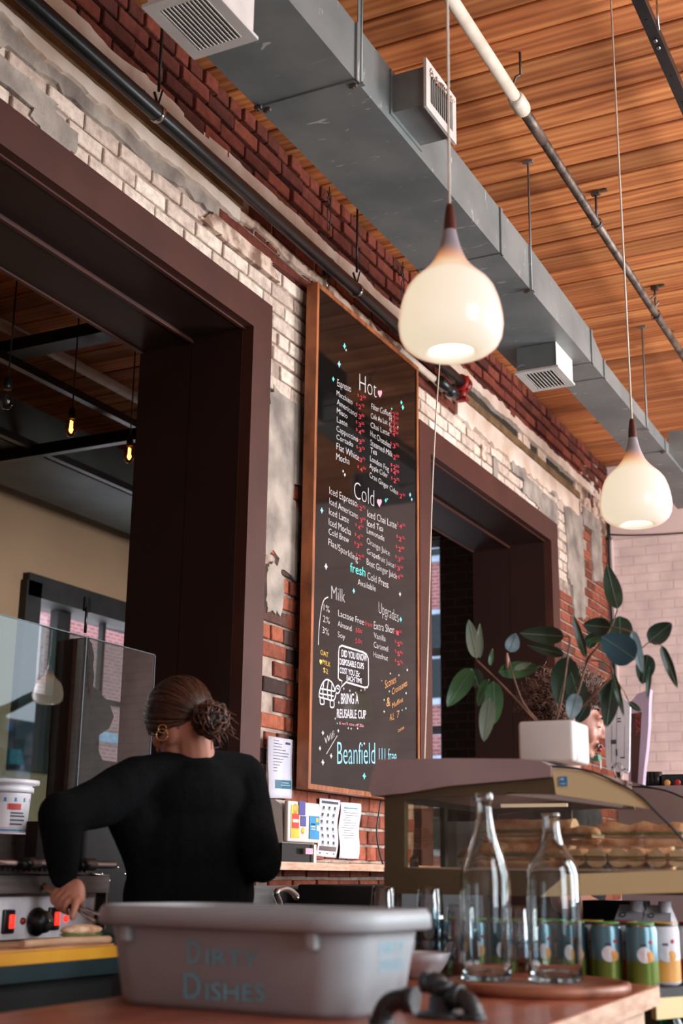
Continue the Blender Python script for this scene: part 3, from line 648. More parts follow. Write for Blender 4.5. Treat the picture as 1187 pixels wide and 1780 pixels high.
# ------------------------------------------------------------ pendants
def lampmat():
    m,nt,ns,L,p=newmat('opal_glass'); p.inputs['Roughness'].default_value=.25; p.inputs['Base Color'].default_value=lin((150,142,148))
    tc=N(ns,'ShaderNodeTexCoord'); sx=N(ns,'ShaderNodeSeparateXYZ'); L.new(tc.outputs['Object'],sx.inputs[0])
    # bulb sits in the belly: the shade glows there and fades up the neck
    mr=N(ns,'ShaderNodeMapRange',interpolation_type='SMOOTHSTEP'); mr.inputs[1].default_value=.268; mr.inputs[2].default_value=.168; mr.inputs[3].default_value=0; mr.inputs[4].default_value=1; L.new(sx.outputs['Z'],mr.inputs[0])
    cr=N(ns,'ShaderNodeValToRGB'); e=cr.color_ramp.elements; e[0].position=0; e[0].color=(0,0,0,1); e[1].position=1; e[1].color=lin((255,236,204)); q=e.new(.35); q.color=lin((214,134,70)); q=e.new(.75); q.color=lin((250,214,160))
    L.new(mr.outputs[0],cr.inputs[0])
    fr=N(ns,'ShaderNodeLayerWeight'); fr.inputs[0].default_value=.35
    mx=N(ns,'ShaderNodeMix',data_type='RGBA',blend_type='MULTIPLY'); c2=N(ns,'ShaderNodeValToRGB'); c2.color_ramp.elements[0].color=(1,1,1,1); c2.color_ramp.elements[0].position=.5; c2.color_ramp.elements[1].color=lin((196,116,44)); c2.color_ramp.elements[1].position=1
    L.new(fr.outputs['Facing'],c2.inputs[0]); mx.inputs[0].default_value=1; L.new(cr.outputs[0],mx.inputs[6]); L.new(c2.outputs[0],mx.inputs[7]); L.new(mx.outputs[2],p.inputs['Emission Color'])
    p.inputs['Emission Strength'].default_value=LAMP_E; return m
LAMP_E=.80
M['opal']=lampmat(); M['bulb_disc']=emit('bulb_glow',(255,246,228),3.2)
LS=.85
def pendant(x,y,z,label):
    t=thing('pendant_lamp',(x,y,z),label,'lamp','opal glass pendants over the counter')
    prof=[(.0605,.006),(.064,.001),(.072,0),(.09,.005),(.108,.014),(.124,.028),(.134,.048),(.1385,.078),(.137,.103),(.133,.128),(.127,.152),(.117,.180),(.102,.202),(.083,.220),(.067,.236),(.0545,.251),(.0445,.266),(.0377,.281),(.031,.298),(.0262,.314),(.0215,.333),(.0175,.355)]
    prof=[(a*LS,c*LS) for a,c in prof]; b=mb('opal'); b.lathe(prof,(0,0,0),56); b.lathe([(.0605*LS,.006*LS),(.058*LS,.01*LS),(.059*LS,.03*LS)],(0,0,0),56); o=b.build('glass_shade'); o.parent=t
    b=mb('bulb_disc'); b.lathe([(0,.024*LS),(.03*LS,.0235*LS),(.0585*LS,.022*LS)],(0,0,0),40); o=b.build('lit_opening'); o.parent=t
    b=MB().use(pbr('lamp_wood',(70,28,20),(96,42,30),scale=20,rough=.35,stretch=(1,1,.2)) if 'lamp_wood' not in M else 'lamp_wood')
    b.lathe([(x*LS,z_*LS) for x,z_ in ((.0178,.351),(.0165,.375),(.0137,.402),(.0108,.423),(.008,.434),(0,.436))],(0,0,0),28); o=b.build('wooden_cap'); o.parent=t
    b=mb('white_pipe'); b.tube([(0,0,.43*LS),(0,0,ZC-z)],.0034,8); b.lathe([(.0,ZC-z-.03),(.04,ZC-z-.03),(.05,ZC-z)],(0,0,0),24); o=b.build('cord'); o.parent=t
    return t
M['lamp_wood']=pbr('lamp_wood',(70,28,20),(96,42,30),scale=20,rough=.35,stretch=(1,1,.2))
LS=.85; LXp=2.8-1.19*LS
for k,lb in ((0,'large glowing opal pendant in front of the duct, nearest of the row'),(1,'smaller looking glowing opal pendant at right above the rubber plant'),(4,'opal pendant farthest along the row, mirrored in the menu board')):
    pendant(LXp,(2.964+1.906*k)*LS,1.25+1.316*LS,lb)
q_=CC+ray(82,1224)*10.0
pendant(-.294-q_.x,q_.y,q_.z,'opal pendant by the street window, mirrored in the glass partition')
# loose thin cord
P0=onZ(772,560,ZD); P1=onY(764,632,4.6); P2=onY(752,830,4.2); P3=onY(744,1100,3.8); P4=onY(737,1330,3.45)
b=mb('white_pipe'); b.tube(spline([P0,P1,P2,P3,P4],10),.0028,6); tag(b.build('thin_cord'),'thin pale cord hanging from the duct past the right edge of the menu board','cord')
# ------------------------------------------------------------ back room fittings
def bulb(px,py,dist,lit,label):
    p=CC+ray(px,py)*dist; t=thing('filament_bulb',p,label,'light bulb','bare bulbs in the back room')
    b=mb('black'); b.tube([(0,0,.07),(0,0,ZC-p.z)],.004,8); b.lathe([(.018,.03),(.02,.05),(.018,.085),(.006,.1)],(0,0,0),16,cap0=True); o=b.build('socket'); o.parent=t
    m=(M.get('amber') or M.setdefault('amber',paneglass('amber_glass',(255,190,110)))) if lit else M['pane']
    b=MB().use(m); b.lathe([(.0,-.07),(.018,-.066),(.03,-.045),(.033,-.02),(.026,.01),(.017,.032)],(0,0,0),20); o=b.build('glass_bulb'); o.parent=t
    f=M.setdefault('filament',emit('filament',(255,190,100),26)) if lit else M['dark_pipe']
    b=MB().use(f); b.tube(spline([(0,-.006,.02),(.004,-.012,-.03),(0,0,-.045),(-.004,.012,-.03),(0,.006,.02)],4),.0035 if lit else .001,6)
    if lit: b.ball((0,0,-.03),(.011,.011,.014))
    o=b.build('filament'); o.parent=t
bulb(124,738,7.0,True,'glowing filament bulb in the back room, left of the two lit ones')
bulb(225,785,7.4,True,'glowing filament bulb in the back room close to the dark lining')
bulb(12,688,6.3,False,'unlit filament bulb in the back room at the left edge')
def bar(y0,x0,x1,z,w,h,mt,name,label,cat):
    b=mb(mt); b.box((x0,y0-w/2,z),(x1,y0+w/2,z+h)); tag(b.build(name),label,cat)
def barY(x,y0,y1,z,w,h,mt,name,label,cat):
    b=mb(mt); b.box((x-w/2,y0,z),(x+w/2,y1,z+h)); return tag(b.build(name),label,cat)
# black track rails and duct in the back room
for (pa,pb,z,lb) in (((0,628),(240,745),4.05,'black rail running lengthwise under the back room ceiling'),((0,760),(233,856),3.95,'lower black rail running lengthwise in front of the cream wall')):
    A=onZ(*pa,z); B=onZ(*pb,z); x=(A.x+B.x)/2; barY(x,2.5,10.2,z,.045,.05,'black','track_rail',lb,'rail')
for (pa,pb,z,lb,w) in (((0,620),(217,583),4.3,'wide black beam crossing the back room ceiling',.14),((0,805),(239,765),3.9,'black rail crossing the back room below the duct',.05)):
    A=onZ(*pa,z); B=onZ(*pb,z); bar((A.y+B.y)/2,-3.85,-.575,z,w,.08,'black','cross_rail',lb,'rail')
A=onZ(150,640,4.4); b=mb('white_pipe'); A=onZ(106,616,4.42); B=onZ(241,698,4.42); b.tube([((A.x+B.x)/2,2.5,4.42),((A.x+B.x)/2,10.2,4.42)],.035,14); tag(b.build('back_room_pipe'),'pale pipe under the dark back room ceiling','pipe')
M['dull_duct']=pbr('dull_duct',(64,68,64),(80,84,78),scale=3,rough=.5,metal=.3)
b=mb('dull_duct'); b.box((-3.6,2.5,3.98),(-2.9,10.2,4.3)); tag(b.build('back_room_duct'),'wide grey duct in the back room above the cream wall','duct')
# dark silhouette behind the glass partition, given the shape of a coat
P=onX(178,1135,-.42)
coat=thing('dark_silhouette',(P.x,P.y,1.2),'dark silhouette shaped as a black coat and scarf behind the glass partition','coat')
def px_pts(L,x): return [onX(a,c,x) for a,c in L]
out=px_pts([(152,1108),(160,1118),(158,1130),(163,1142),(158,1158),(164,1176),(160,1190),(152,1198)],-.40)
b=mb('blackmatt'); b.prism(px_pts([(135,1112),(152,1108),(161,1120),(157,1132),(164,1146),(158,1160),(164,1178),(160,1192),(170,1200),(190,1222),(198,1246),(190,1266),(172,1278),(166,1290),(174,1312),(182,1332),(200,1345),(215,1420),(215,1460),(110,1460),(120,1330)],-.40),(-.10,0,0)); b.build('silhouette_body',coat)
b=mb('blackmatt')
for i in range(26):
    a=onX(150+random.random()*8,1105+random.random()*60,-.39); b.tube(spline([a,a+V((0,.01+random.random()*.02,-.05)),a+V((0,random.random()*.03,-.12))],4),.0022,5)
b.build('silhouette_fringe',coat)
b=mb('black'); b.tube([onX(148,1100,-.44),onX(148,1100,-.44)+V((0,0,.1)),onX(148,1100,-.60)+V((0,0,.1))],.006,8); b.cbox(onX(148,1100,-.60)+V((0,0,.12)),(.01,.04,.06)); b.build('silhouette_hook',coat)
# ============================================================ MENU BOARD
BX=.1
bd=thing('menu_board',(.07,5.63,1.6),'tall black menu board in a thin wooden frame leaning on the brick wall','menu board')
y0,y1,z0,z1=5.03,6.235,1.60,3.972; fw=.022
b=mb('slate'); b.box((.06,y0+.01,z0+.01),(BX-.006,y1-.01,z1-.01)); b.build('panel',bd)
for nm,a,c in (('frame_side',(.042,y0,z0),(BX,y0+fw,z1)),('frame_side',(.042,y1-fw,z0),(BX,y1,z1)),('frame_rail',(.042,y0+fw,z1-fw),(BX,y1-fw,z1)),('frame_rail',(.042,y0+fw,z0),(BX,y1-fw,z0+fw))):
    b=mb('board_wood'); b.box(a,c); b.build(nm,bd)
b=mb('blackmatt'); b.box((0.005,y0+.12,z0+.1),(.045,y0+.16,z1-.1)); b.box((0.005,y1-.16,z0+.1),(.045,y1-.12,z1-.1)); b.build('batten',bd)
TX=BX-.0052
def sA(x,y): return onX(520+x/5.395,620+y/5.395,TX)
def sB(x,y): return onX(520+x/5.395,880+y/5.395,TX)
def sC(x,y): return onX(520+x/5.395,1110+y/5.395,TX)
def wr(f,s,a,c,h,mt='chalk',name='menu_line',thin=-.012):
    b=mb(mt); letter(b,s,f(*a),f(*c),f(a[0],a[1]-h),thin=thin); return b.build(name,bd,fix=False)
for L in (("Hot",(565,318),(725,388),168),("Cold",(515,1325),(702,1408),168)): wr(sA,*L,name='heading',thin=-.022)
for L in (("Espresso",(358,275),(485,335),70),("Macchiato",(352,362),(500,452),52),("Americano",(355,445),(538,568),55),("Misto",(354,525),(452,583),50),("Latte",(354,612),(452,658),52),("Cappuccino",(350,695),(552,802),54),("Cortado",(350,772),(505,848),50),("Flat White",(350,868),(562,978),66),("Mocha",(348,965),(472,1013),64),
  ("Filter Coffee",(677,490),(848,560),55),("Cafe Au Lait",(672,575),(828,640),50),("Chai Latte",(670,662),(845,745),52),("Hot Chocolate",(668,742),(860,862),56),("Steamed Milk",(668,828),(875,945),56),("Tea",(668,903),(728,925),56),("London Fog",(665,975),(840,1080),54),("Apple Cider",(660,1045),(830,1140),50),("Cran Ginger Cider",(660,1130),(925,1300),52),("Iced Espresso",(283,1285),(540,1410),72)): wr(sA,*L)
for L in (("Iced Americano",(283,-22),(552,122),62),("Iced Latte",(280,75),(465,160),62),("Iced Mocha",(278,175),(485,275),68),("Cold Brew",(277,262),(465,345),60),("Flat/Sparkling",(275,362),(550,522),64),("Cold Press",(640,682),(835,770),70),("Available",(548,737),(718,800),60),
  ("Iced Chai Latte",(640,97),(912,212),68),("Iced Tea",(637,185),(788,240),60),("Lemonade",(635,250),(797,328),55),("Orange Juice",(635,347),(848,467),56),("Grapefruit Juice",(635,442),(890,580),52),("Beet Ginger Juice",(633,547),(915,685),62),
  ("1%",(230,975),(285,1000),62),("2%",(223,1082),(285,1105),62),("3%",(217,1187),(280,1215),62),("Lactose Free",(367,1030),(605,1115),62),("Almond",(362,1125),(490,1172),54),("Soy",(362,1225),(430,1250),54),("Extra Shot",(700,1150),(887,1195),74),("Vanilla",(700,1235),(810,1270),56),("Caramel",(698,1322),(832,1365),56),("Hazelnut",(697,1412),(832,1450),52)): wr(sB,*L)
for L in (("Milk",(302,868),(428,905),130),("Upgrades",(745,1000),(932,1090),112)): wr(sB,*L,name='heading',thin=-.02)
wr(sB,"fresh",(478,612),(620,662),88,'chalk_teal','fresh_lettering',.0)
def price(f,x,y,a,c,mt='chalk_red'):
    b=mb(mt); letter(b,'$',f(x-38,y-32),f(x-26,y-28),f(x-38,y-60)); letter(b,a,f(x-16,y),f(x+8,y+8),f(x-16,y-42)); letter(b,c,f(x+12,y-22),f(x+38,y-12),f(x+12,y-46)); b.build('price',bd,fix=False)
for x,y,a,c in ((585,405,'2','50'),(572,488,'2','75'),(572,580,'3','00'),(570,655,'3','25'),(572,725,'4','00'),(575,815,'3','50'),(575,888,'3','75'),(580,985,'3','75'),(585,1075,'4','50'),(892,560,'2','25'),(892,605,'2','50'),(892,655,'2','75'),(892,700,'3','00'),(890,745,'4','00'),(893,855,'3','75'),(897,960,'2','50'),(897,1055,'2','25'),(897,1105,'4','00'),(900,1180,'2','75'),(957,1325,'2','50'),(580,1440,'2','75')): price(sA,x,y,a,c)
for x,y,a,c in ((582,148,'3','50'),(565,215,'4','00'),(560,305,'4','50'),(555,385,'3','50'),(570,495,'2','50'),(955,205,'4','50'),(950,325,'2','75'),(945,420,'2','50'),(940,515,'3','50'),(935,600,'3','50'),(935,680,'4','00'),(925,1205,'1','00'),(935,1310,'5','0c'),(935,1400,'5','0c'),(935,1488,'5','0c')): price(sB,x,y,a,c)
wr(sB,"free",(612,1118),(685,1132),45,'chalk_red','price'); wr(sB,"50c",(528,1182),(590,1190),42,'chalk_red','price'); wr(sB,"50c",(528,1280),(590,1288),42,'chalk_red','price')
b=mb('chalk')
for s,y in (("S",555),("M",600),("L",650),("XL",695)): letter(b,s,sA(845,y),sA(868,y+10),sA(845,y-36))
b.build('cup_sizes',bd,fix=False)
def stroke(f,pts,w,mt,name,smooth=True):
    P=[f(*p) for p in pts]; P=spline(P,6) if smooth else P
    b=mb(mt); b.ribbon(P,w,(1,0,0)); return b.build(name,bd,fix=False)
stroke(sB,[(272,852),(232,880),(205,980),(186,1150),(180,1300)],.006,'chalk','brace')
def heart(f,x,y,s):
    b=mb('chalk_pink'); P=[]
    for i in range(24):
        t=2*PI*i/24; P.append(f(x+s*16*math.sin(t)**3/16, y-s*2.0*(13*math.cos(t)-5*math.cos(2*t)-2*math.cos(3*t)-math.cos(4*t))/16+ (0)))
    b.poly(P); b.build('heart',bd,fix=False)
heart(sA,757,345,20); heart(sA,752,1368,22)
def spark(f,x,y,s,mt):
    b=mb(mt); b.poly([f(x,y-s),f(x+s*.22,y-s*.2),f(x+s*.5,y+s*.08),f(x+s*.22,y+s*.3),f(x,y+s),f(x-s*.22,y+s*.2),f(x-s*.5,y-s*.08),f(x-s*.22,y-s*.3)]); b.build('star_mark',bd,fix=False)
for x,y,s,m in ((375,70,34,'chalk_blue'),(320,210,26,'chalk_teal'),(412,1075,16,'chalk'),(428,1108,20,'chalk'),(958,430,22,'chalk_teal'),(972,475,26,'chalk_teal'),(868,490,14,'chalk_teal'),(1040,1295,22,'chalk_blue'),(1055,1338,18,'chalk_blue'),(812,1348,22,'chalk_teal'),(828,1335,10,'chalk_teal'),(212,1442,32,'chalk_blue'),(425,-100,30,'chalk_teal'),(440,-62,16,'chalk'),(925,660,12,'chalk')): spark(sA,x,y,s,m)
for x,y,s,m in ((252,565,34,'chalk'),(512,795,28,'chalk_blue'),(945,825,24,'chalk'),(952,1062,26,'chalk_teal')): spark(sB,x,y,s,m)
for x,y,s,m in ((195,1030,26,'chalk'),(300,1100,28,'chalk'),(222,1160,32,'chalk'),(610,1290,34,'chalk_teal'),(222,885,26,'chalk'),(367,865,20,'chalk'),(610,985,16,'chalk'),(418,470,16,'chalk'),(475,490,16,'chalk'),(530,508,12,'chalk'),(580,485,12,'chalk'),(615,480,12,'chalk'),(460,840,14,'chalk'),(487,845,14,'chalk'),(548,842,14,'chalk'),(372,600,18,'chalk'),(338,750,14,'chalk'),(357,795,12,'chalk_teal'),(1013,295,16,'chalk'),(855,328,12,'chalk'),(935,343,12,'chalk'),(797,575,12,'chalk_blue'),(1002,512,14,'chalk'),(797,685,14,'chalk'),(965,670,10,'chalk_blue'),(1000,655,12,'chalk_blue'),(845,495,12,'chalk_blue'),(775,395,8,'chalk')): spark(sC,x,y,s,m)
for L in (("OAT",(200,148),(272,178),48),("MILK",(222,238),(292,268),46),("$2",(225,312),(270,334),46)): wr(sC,*L,mt='chalk_yellow',name='oat_milk_line')
heart_b=mb('chalk_yellow'); heart_b.poly([sC(190,200),sC(200,195),(sC(208,203)),sC(216,200),sC(214,222),sC(202,245),sC(192,225)]); heart_b.build('heart',bd,fix=False)
stroke(sC,[(372,110),(376,80),(400,66),(600,128),(632,150),(648,190),(650,430),(642,455),(615,460),(440,408),(392,455),(402,398),(378,388),(366,370),(370,130),(372,110)],.009,'chalk','speech_bubble',False)
for L in (("DID YOU KNOW",(398,168),(635,215),66),("DISPOSABLE CUPS",(380,242),(606,287),58),("COST YOU 25c",(380,322),(566,360),56),("EACH TIME",(445,392),(588,422),48)): wr(sC,*L,mt='paper',name='notice_line',thin=.006)
for L in (("BRING A",(392,612),(556,612),100),("REUSABLE CUP",(354,742),(626,752),84)): wr(sC,*L,mt='paper',name='notice_line',thin=.004)
wr(sC,"& we'll take off 25c",(375,805),(605,830),28,'chalk_pink','notice_line')
# turtle drawing
for P in ([(186,548),(190,500),(215,425),(255,385),(300,405),(325,450),(335,495)],[(335,497),(345,455),(365,440),(382,460),(378,495),(360,515),(345,505)],[(186,548),(240,562),(322,578),(345,515)],[(196,556),(200,610),(232,612),(232,570)],[(292,580),(292,638),(325,640),(326,585)],[(205,470),(260,480),(330,495)],[(195,515),(250,525),(322,540)],[(230,410),(222,480),(225,555)],[(275,390),(262,470),(272,568)],[(308,420),(300,500),(302,572)],[(355,470),(366,466),(368,480)]): stroke(sC,P,.0065,'paper','turtle_drawing',len(P)>3)
for L in (("Scones",(805,470),(908,412),78),("Croissants",(870,530),(1012,440),62),("&",(820,640),(852,632),90),("Muffins",(872,655),(972,590),50),("ALL",(850,772),(890,757),66),("7",(915,745),(940,735),66),("am",(925,880),(982,850),40)): wr(sC,*L,mt='chalk_orange',name='pastry_line')
wr(sC,"Wifi",(238,1000),(328,925),72,'chalk','wifi_line'); stroke(sC,[(255,1082),(358,908)],.004,'chalk','wifi_line',False)
wr(sC,"Beanfield",(357,1178),(712,1176),218,'chalk_blue','wifi_line',-.01); wr(sC,"111 free",(748,1160),(912,1168),140,'chalk_blue','wifi_line',-.01)
# bulldog clip hook holding the board
p=onX(570,492,.075); b=mb('chrome'); b.tube([p+V((0,-.012,.05)),p+V((0,-.022,0)),p+V((0,-.004,-.03)),p+V((0,.016,0)),p+V((0,.008,.05))],.0025,6); b.use('black'); b.cbox(p+V((-.01,0,.055)),(.03,.026,.04)); tag(b.build('wire_clip'),'small black clip with wire loops at the top left corner of the menu board','clip')
# ------------------------------------------------------------ wall papers, dispenser, ledge
def sheet(pts,name,label,lines,cat='paper',mt='paper',x=.012,wave=.004,extra=None):
    """pts: px corners tl,tr,br,bl on the wall"""
    tl,tr,br,bl=[onX(p[0],p[1],x) for p in pts]
    b=mb(mt); n=14; o=len(b.v)
    for i in range(n+1):
        t=i/n; w=wave*math.sin(t*9+pts[0][0]); A=tl.lerp(bl,t); B=tr.lerp(br,t)
        b.v+=[tuple(A+V((w,w*.6,0))),tuple(B+V((w*.6,w*1.1,0))),tuple(A+V((w-.0012,w*.6,0))),tuple(B+V((w*.6-.0012,w*1.1,0)))]
    for i in range(n):
        q=o+4*i; b.face([q,q+1,q+5,q+4],True); b.face([q+2,q+6,q+7,q+3],True); b.face([q,q+4,q+6,q+2]); b.face([q+1,q+3,q+7,q+5])
    q=o+4*n; b.face([o,o+2,o+3,o+1]); b.face([q,q+1,q+3,q+2])
    s=b.build(name,None,fix=False); tag(s,label,cat)
    q=MB(); 
    for (u0,v0,u1,v1,m) in lines:
        q.use(m); w=lambda v:wave*math.sin(v*9+pts[0][0])
        def pt(u,v): A=tl.lerp(bl,v); B=tr.lerp(br,v); a=w(v); return A.lerp(B,u)+V((a*(1-u)+a*.6*u+.0012,a*(.6+.5*u),0))
        k=max(1,int((v1-v0)*14)); oo=len(q.v)
        for i in range(k+1): v=v0+(v1-v0)*i/k; q.v+=[tuple(pt(u0,v)),tuple(pt(u1,v))]
        for i in range(k): a=oo+2*i; q.face([a,a+1,a+3,a+2])
    q.build('printing',s,fix=False); return s
rr=random.Random(2)
L1=[(.1,.04,.9,.085,'ink')]
for c in range(3):
    for r in range(6): x=.14+c*.27; y=.13+r*.12; L1+= [(x+.03,y,x+.13,y+.05,'ink'),(x,y+.055,x+.17,y+.062,'ink'),(x+.02,y+.072,x+.15,y+.078,'ink')]
L1+=[(.08,.82,.92,.90,'steel'),(.12,.93,.2,.95,'ink'),(.47,.93,.55,.95,'ink'),(.8,.93,.88,.95,'ink')]
sheet([(554,1387),(590,1391),(585,1491),(550,1488)],'notice_sheet','paper sheet of small diagrams in three columns under the menu board',L1,'notice')
L2=[(.15,.09,.8,.11,'teal_print'),(.12,.15,.22,.16,'ink')]
for r in range(11):
    y=.18+r*.045; L2.append((.15+(.08 if r%3 else 0),y,.5+rr.random()*.4,y+.009,'ink'))
sheet([(591,1394),(627,1397),(623,1493),(589,1492)],'notice_sheet','typed paper list taped up right of the diagram sheet',L2,'notice')
LF=[(.7,.06,.9,.10,'ink')]
for r in range(11): LF.append((.2,.05+r*.05,.35+rr.random()*.5,.062+r*.05,'ink'))
LF+=[(.25,.70,.95,.84,'teal_print'),(.55,.74,.85,.75,'paper'),(.5,.78,.9,.79,'paper')]
fl=sheet([(466,1279),(508,1286),(507,1388),(467,1387)],'flyer_holder','printed flyer with a teal band in a clear wall holder left of the menu board',LF,'flyer',wave=.001,x=.03)
tl=onX(465,1277,.036); br=onX(510,1390,.036); b=mb('pane'); b.box((.0335,tl.y-.002,br.z),(.0355,br.y,tl.z)); b.build('clear_cover',fl)
# towel dispenser
ds=thing('towel_dispenser',(.1,4.85,1.3),'cream wall dispenser covered in small stickers under the flyer','dispenser')
x=.2; a=onX(500,1389,x); c=onX(553,1468,x); y0,z1,y1,z0=a.y,a.z,c.y,c.z
b=mb('dispenser'); b.prism([V((.005,y0-.02,z0)),V((x-.02,y0,z0)),V((x-.03,y0,z1-.02)),V((x-.06,y0,z1)),V((.005,y0-.02,z1))],(0,y1-y0,0)); b.build('housing',ds)
b=mb('dispenser'); b.cbox((x-.006,(y0+y1)/2,(z0+z1)/2),(.02,y1-y0,z1-z0-.01),bev=.006); b.build('front_cover',ds)
b=mb('smoke'); b.box((.02,y0-.01,z0-.085),(x-.015,y1-.03,z0-.002)); b.build('smoked_slot',ds)
b=mb('dispenser'); b.box((.005,y0-.015,z0-.10),(x-.01,y1-.005,z0-.087)); b.box((.01,y1-.028,z0-.087),(x-.005,y1-.005,z0-.0)); b.build('lower_frame',ds)
xs=x+.0045
SK=[0]
def stick(u0,v0,u1,v1,m,nm='sticker'):
    SK[0]+=1; xs=x+.0045+.0009*(SK[0]%5); b=mb(m); b.box((xs,y0+(y1-y0)*u0,z1-(z1-z0)*v1),(xs+.0008,y0+(y1-y0)*u1,z1-(z1-z0)*v0)); return b.build(nm,ds)
stick(.08,.12,.34,.88,'yellow_print'); stick(.1,.32,.32,.66,'red_print'); stick(.12,.45,.3,.52,'paper'); stick(.3,.02,.5,.34,'violet_print'); stick(.34,.08,.46,.16,'paper'); stick(.38,.36,.55,.6,'violet_print'); stick(.66,.34,.98,.88,'blue_print'); stick(.86,.38,.94,.48,'yellow_print'); stick(.88,.55,.96,.68,'paper')
b=mb('can_orange'); b.lathe([(0,.0008),(.02,.0008),(.02,0)],(xs+.001,y0+(y1-y0)*.21,z1-.035),20,Matrix.Rotation(PI/2,3,'Y')); b.build('sticker',ds)
b=mb('yellow_print'); b.lathe([(0,.0008),(.013,.0008),(.013,0)],(xs,y0+(y1-y0)*.46,z1-(z1-z0)*.7),20,Matrix.Rotation(PI/2,3,'Y')); b.build('sticker',ds)
for k in range(7): stick(.7,.4+k*.06,.84,.42+k*.06,'paper')
stick(.55,1.1,.78,1.24,'chalk_pink')
# shelf ledge, steel back counter
b=mb('table_edge'); b.box((0,4.30,1.262),(.25,6.6,1.292)); tag(b.build('wall_ledge'),'narrow pale wooden ledge on the wall below the notices','shelf')
wc=thing('back_counter',(.3,4,0),'steel topped back counter running along the brick wall','counter')
b=mb('steel'); b.box((.04,3.82,1.0),(.62,6.6,1.03)); b.box((.04,3.82,1.03),(.05,6.6,1.20)); b.build('steel_top',wc)
b=mb('steel'); b.box((.05,3.82,.1),(.58,6.6,1.0)); b.build('base_cabinet',wc)
b=mb('blackmatt'); b.cbox((.30,5.6,1.12),(.4,1.3,.17),bev=.01); tag(b.build('appliance'),'low dark appliance on the steel counter under the ledge','appliance')
P=onX(492,1560,.5); b=mb('chrome'); b.tube(spline([V((.5,P.y-.02,1.03)),V((.5,P.y-.02,1.14)),onX(480,1552,.5),onX(497,1545,.5),onX(514,1556,.5),onX(514,1562,.5)],6),.011,12); tag(b.build('tap'),'curved chrome tap just behind the right elbow of the person in black','tap')
P=onX(655,1450,.06); b=mb('teal_dark'); b.tube(spline([onX(662,1392,.05),onX(655,1440,.05),onX(658,1475,.05),onX(668,1510,.05)],6),.004,6); tag(b.build('wall_cable'),'thin dark cable bowing down the bricks beside the pastry case','cable')
# ------------------------------------------------------------ glass partition
pt=thing('glass_partition',(-.15,3.5,1.05),'frameless glass partition standing on the work counter in the first opening','glass screen')
zt=2.066
b=mb('sneeze'); b.box((-.155,2.40,1.0505),(-.147,3.765,zt)); b.build('glass_panel',pt)
b=mb('sneeze'); b.box((-.155,3.772,1.0505),(-.147,4.20,zt)); b.build('glass_panel',pt)
for y in (3.7685,4.203): b=mb('teal_dark'); b.box((-.156,y-.003,1.0505),(-.146,y+.003,zt)); b.build('panel_edge',pt)
b=mb('teal_dark'); b.box((-.156,2.4,zt),(-.146,4.2,zt+.004)); b.build('top_edge',pt)
b=mb('chrome'); b.cbox((-.15,4.2,1.86),(.03,.02,.10)); b.cbox((-.15,4.175,1.84),(.02,.015,.05)); b.build('glass_clamp',pt)
# ------------------------------------------------------------ work counter with grill
wk=thing('work_counter',(.35,2.8,0),'dark fronted work counter along the first opening at lower left','counter')
WP=[(1.2,1.2),(.84,1.2),(.84,2.76),(.50,2.76),(.50,3.80)]
b=mb('blackmatt'); b.box((.035,1.2,.1),(.80,2.74,1.014)); b.box((.035,2.741,.1),(.47,3.78,1.014)); b.build('counter_body',wk)
b=mb('teal_dark'); b.prism([V((-.28,1.2,1.015)),V((.84,1.2,1.015)),V((.84,2.76,1.015)),V((.5,2.76,1.015)),V((.5,3.8,1.015)),V((-.28,3.8,1.015))],(0,0,.035)); b.build('counter_top',wk)
CT=1.05
cb=mb('cut_yellow'); cb.box((.56,1.8,CT+.0005),(.83,2.74,CT+.026)); o=cb.build('cutting_board'); tag(o,'yellow edged cutting board on the dark work counter','cutting board'); cb=mb('cut_edge'); cb.box((.575,1.82,CT+.0262),(.815,2.72,CT+.031)); cb.build('board_face',o)
gz=1.105
gr=thing('panini_grill',(.3,2.6,1.05),'stainless contact grill with red switches and black knob at lower left','grill')
b=mb('steel'); b.box((.07,1.95,gz-.02),(.50,3.055,gz+.085)); b.build('grill_body',gr)
b=mb('white_plastic'); b.box((.501,1.95,gz-.025),(.507,3.04,gz+.078)); b.build('control_panel',gr)
for y in (2.1,2.95): b=mb('black'); b.lathe([(.02,0),(.02,.036)],(.2,y,1.05),12,cap1=True); b.build('foot',gr)
b=mb('steel'); b.box((.08,1.97,gz+.087),(.54,3.06,gz+.13)); b.build('drip_lip',gr)
def rocker(px,py):
    p=onX(px,py,.51); b=mb('knob'); b.cbox(p,(.012,.042,.058),bev=.004); s=b.build('rocker_switch',gr); b=mb('led_red'); b.cbox(p+V((.007,.006,0)),(.008,.018,.034),bev=.003); b.build('lit_rocker',s)
rocker(14,1602); rocker(93,1597)
p=onX(62,1602,.51); RY=Matrix.Rotation(PI/2,3,'Y'); b=mb('knob'); b.lathe([(.034,0),(.036,.008),(.03,.016),(.027,.034),(0,.035)],p,28,RY); k=b.build('thermostat_knob',gr); b=mb('chrome'); b.cbox(p+V((.03,.012,.002)),(.022,.012,.012),bev=.002); b.build('pointer',k)
for px in (39,114):
    p=onX(px,1601 if px<50 else 1597,.508); b=MB().use('led_red' if px>50 else 'red_paint'); b.lathe([(.009,0),(.008,.005),(0,.006)],p,16,RY); b.build('pilot_light',gr)
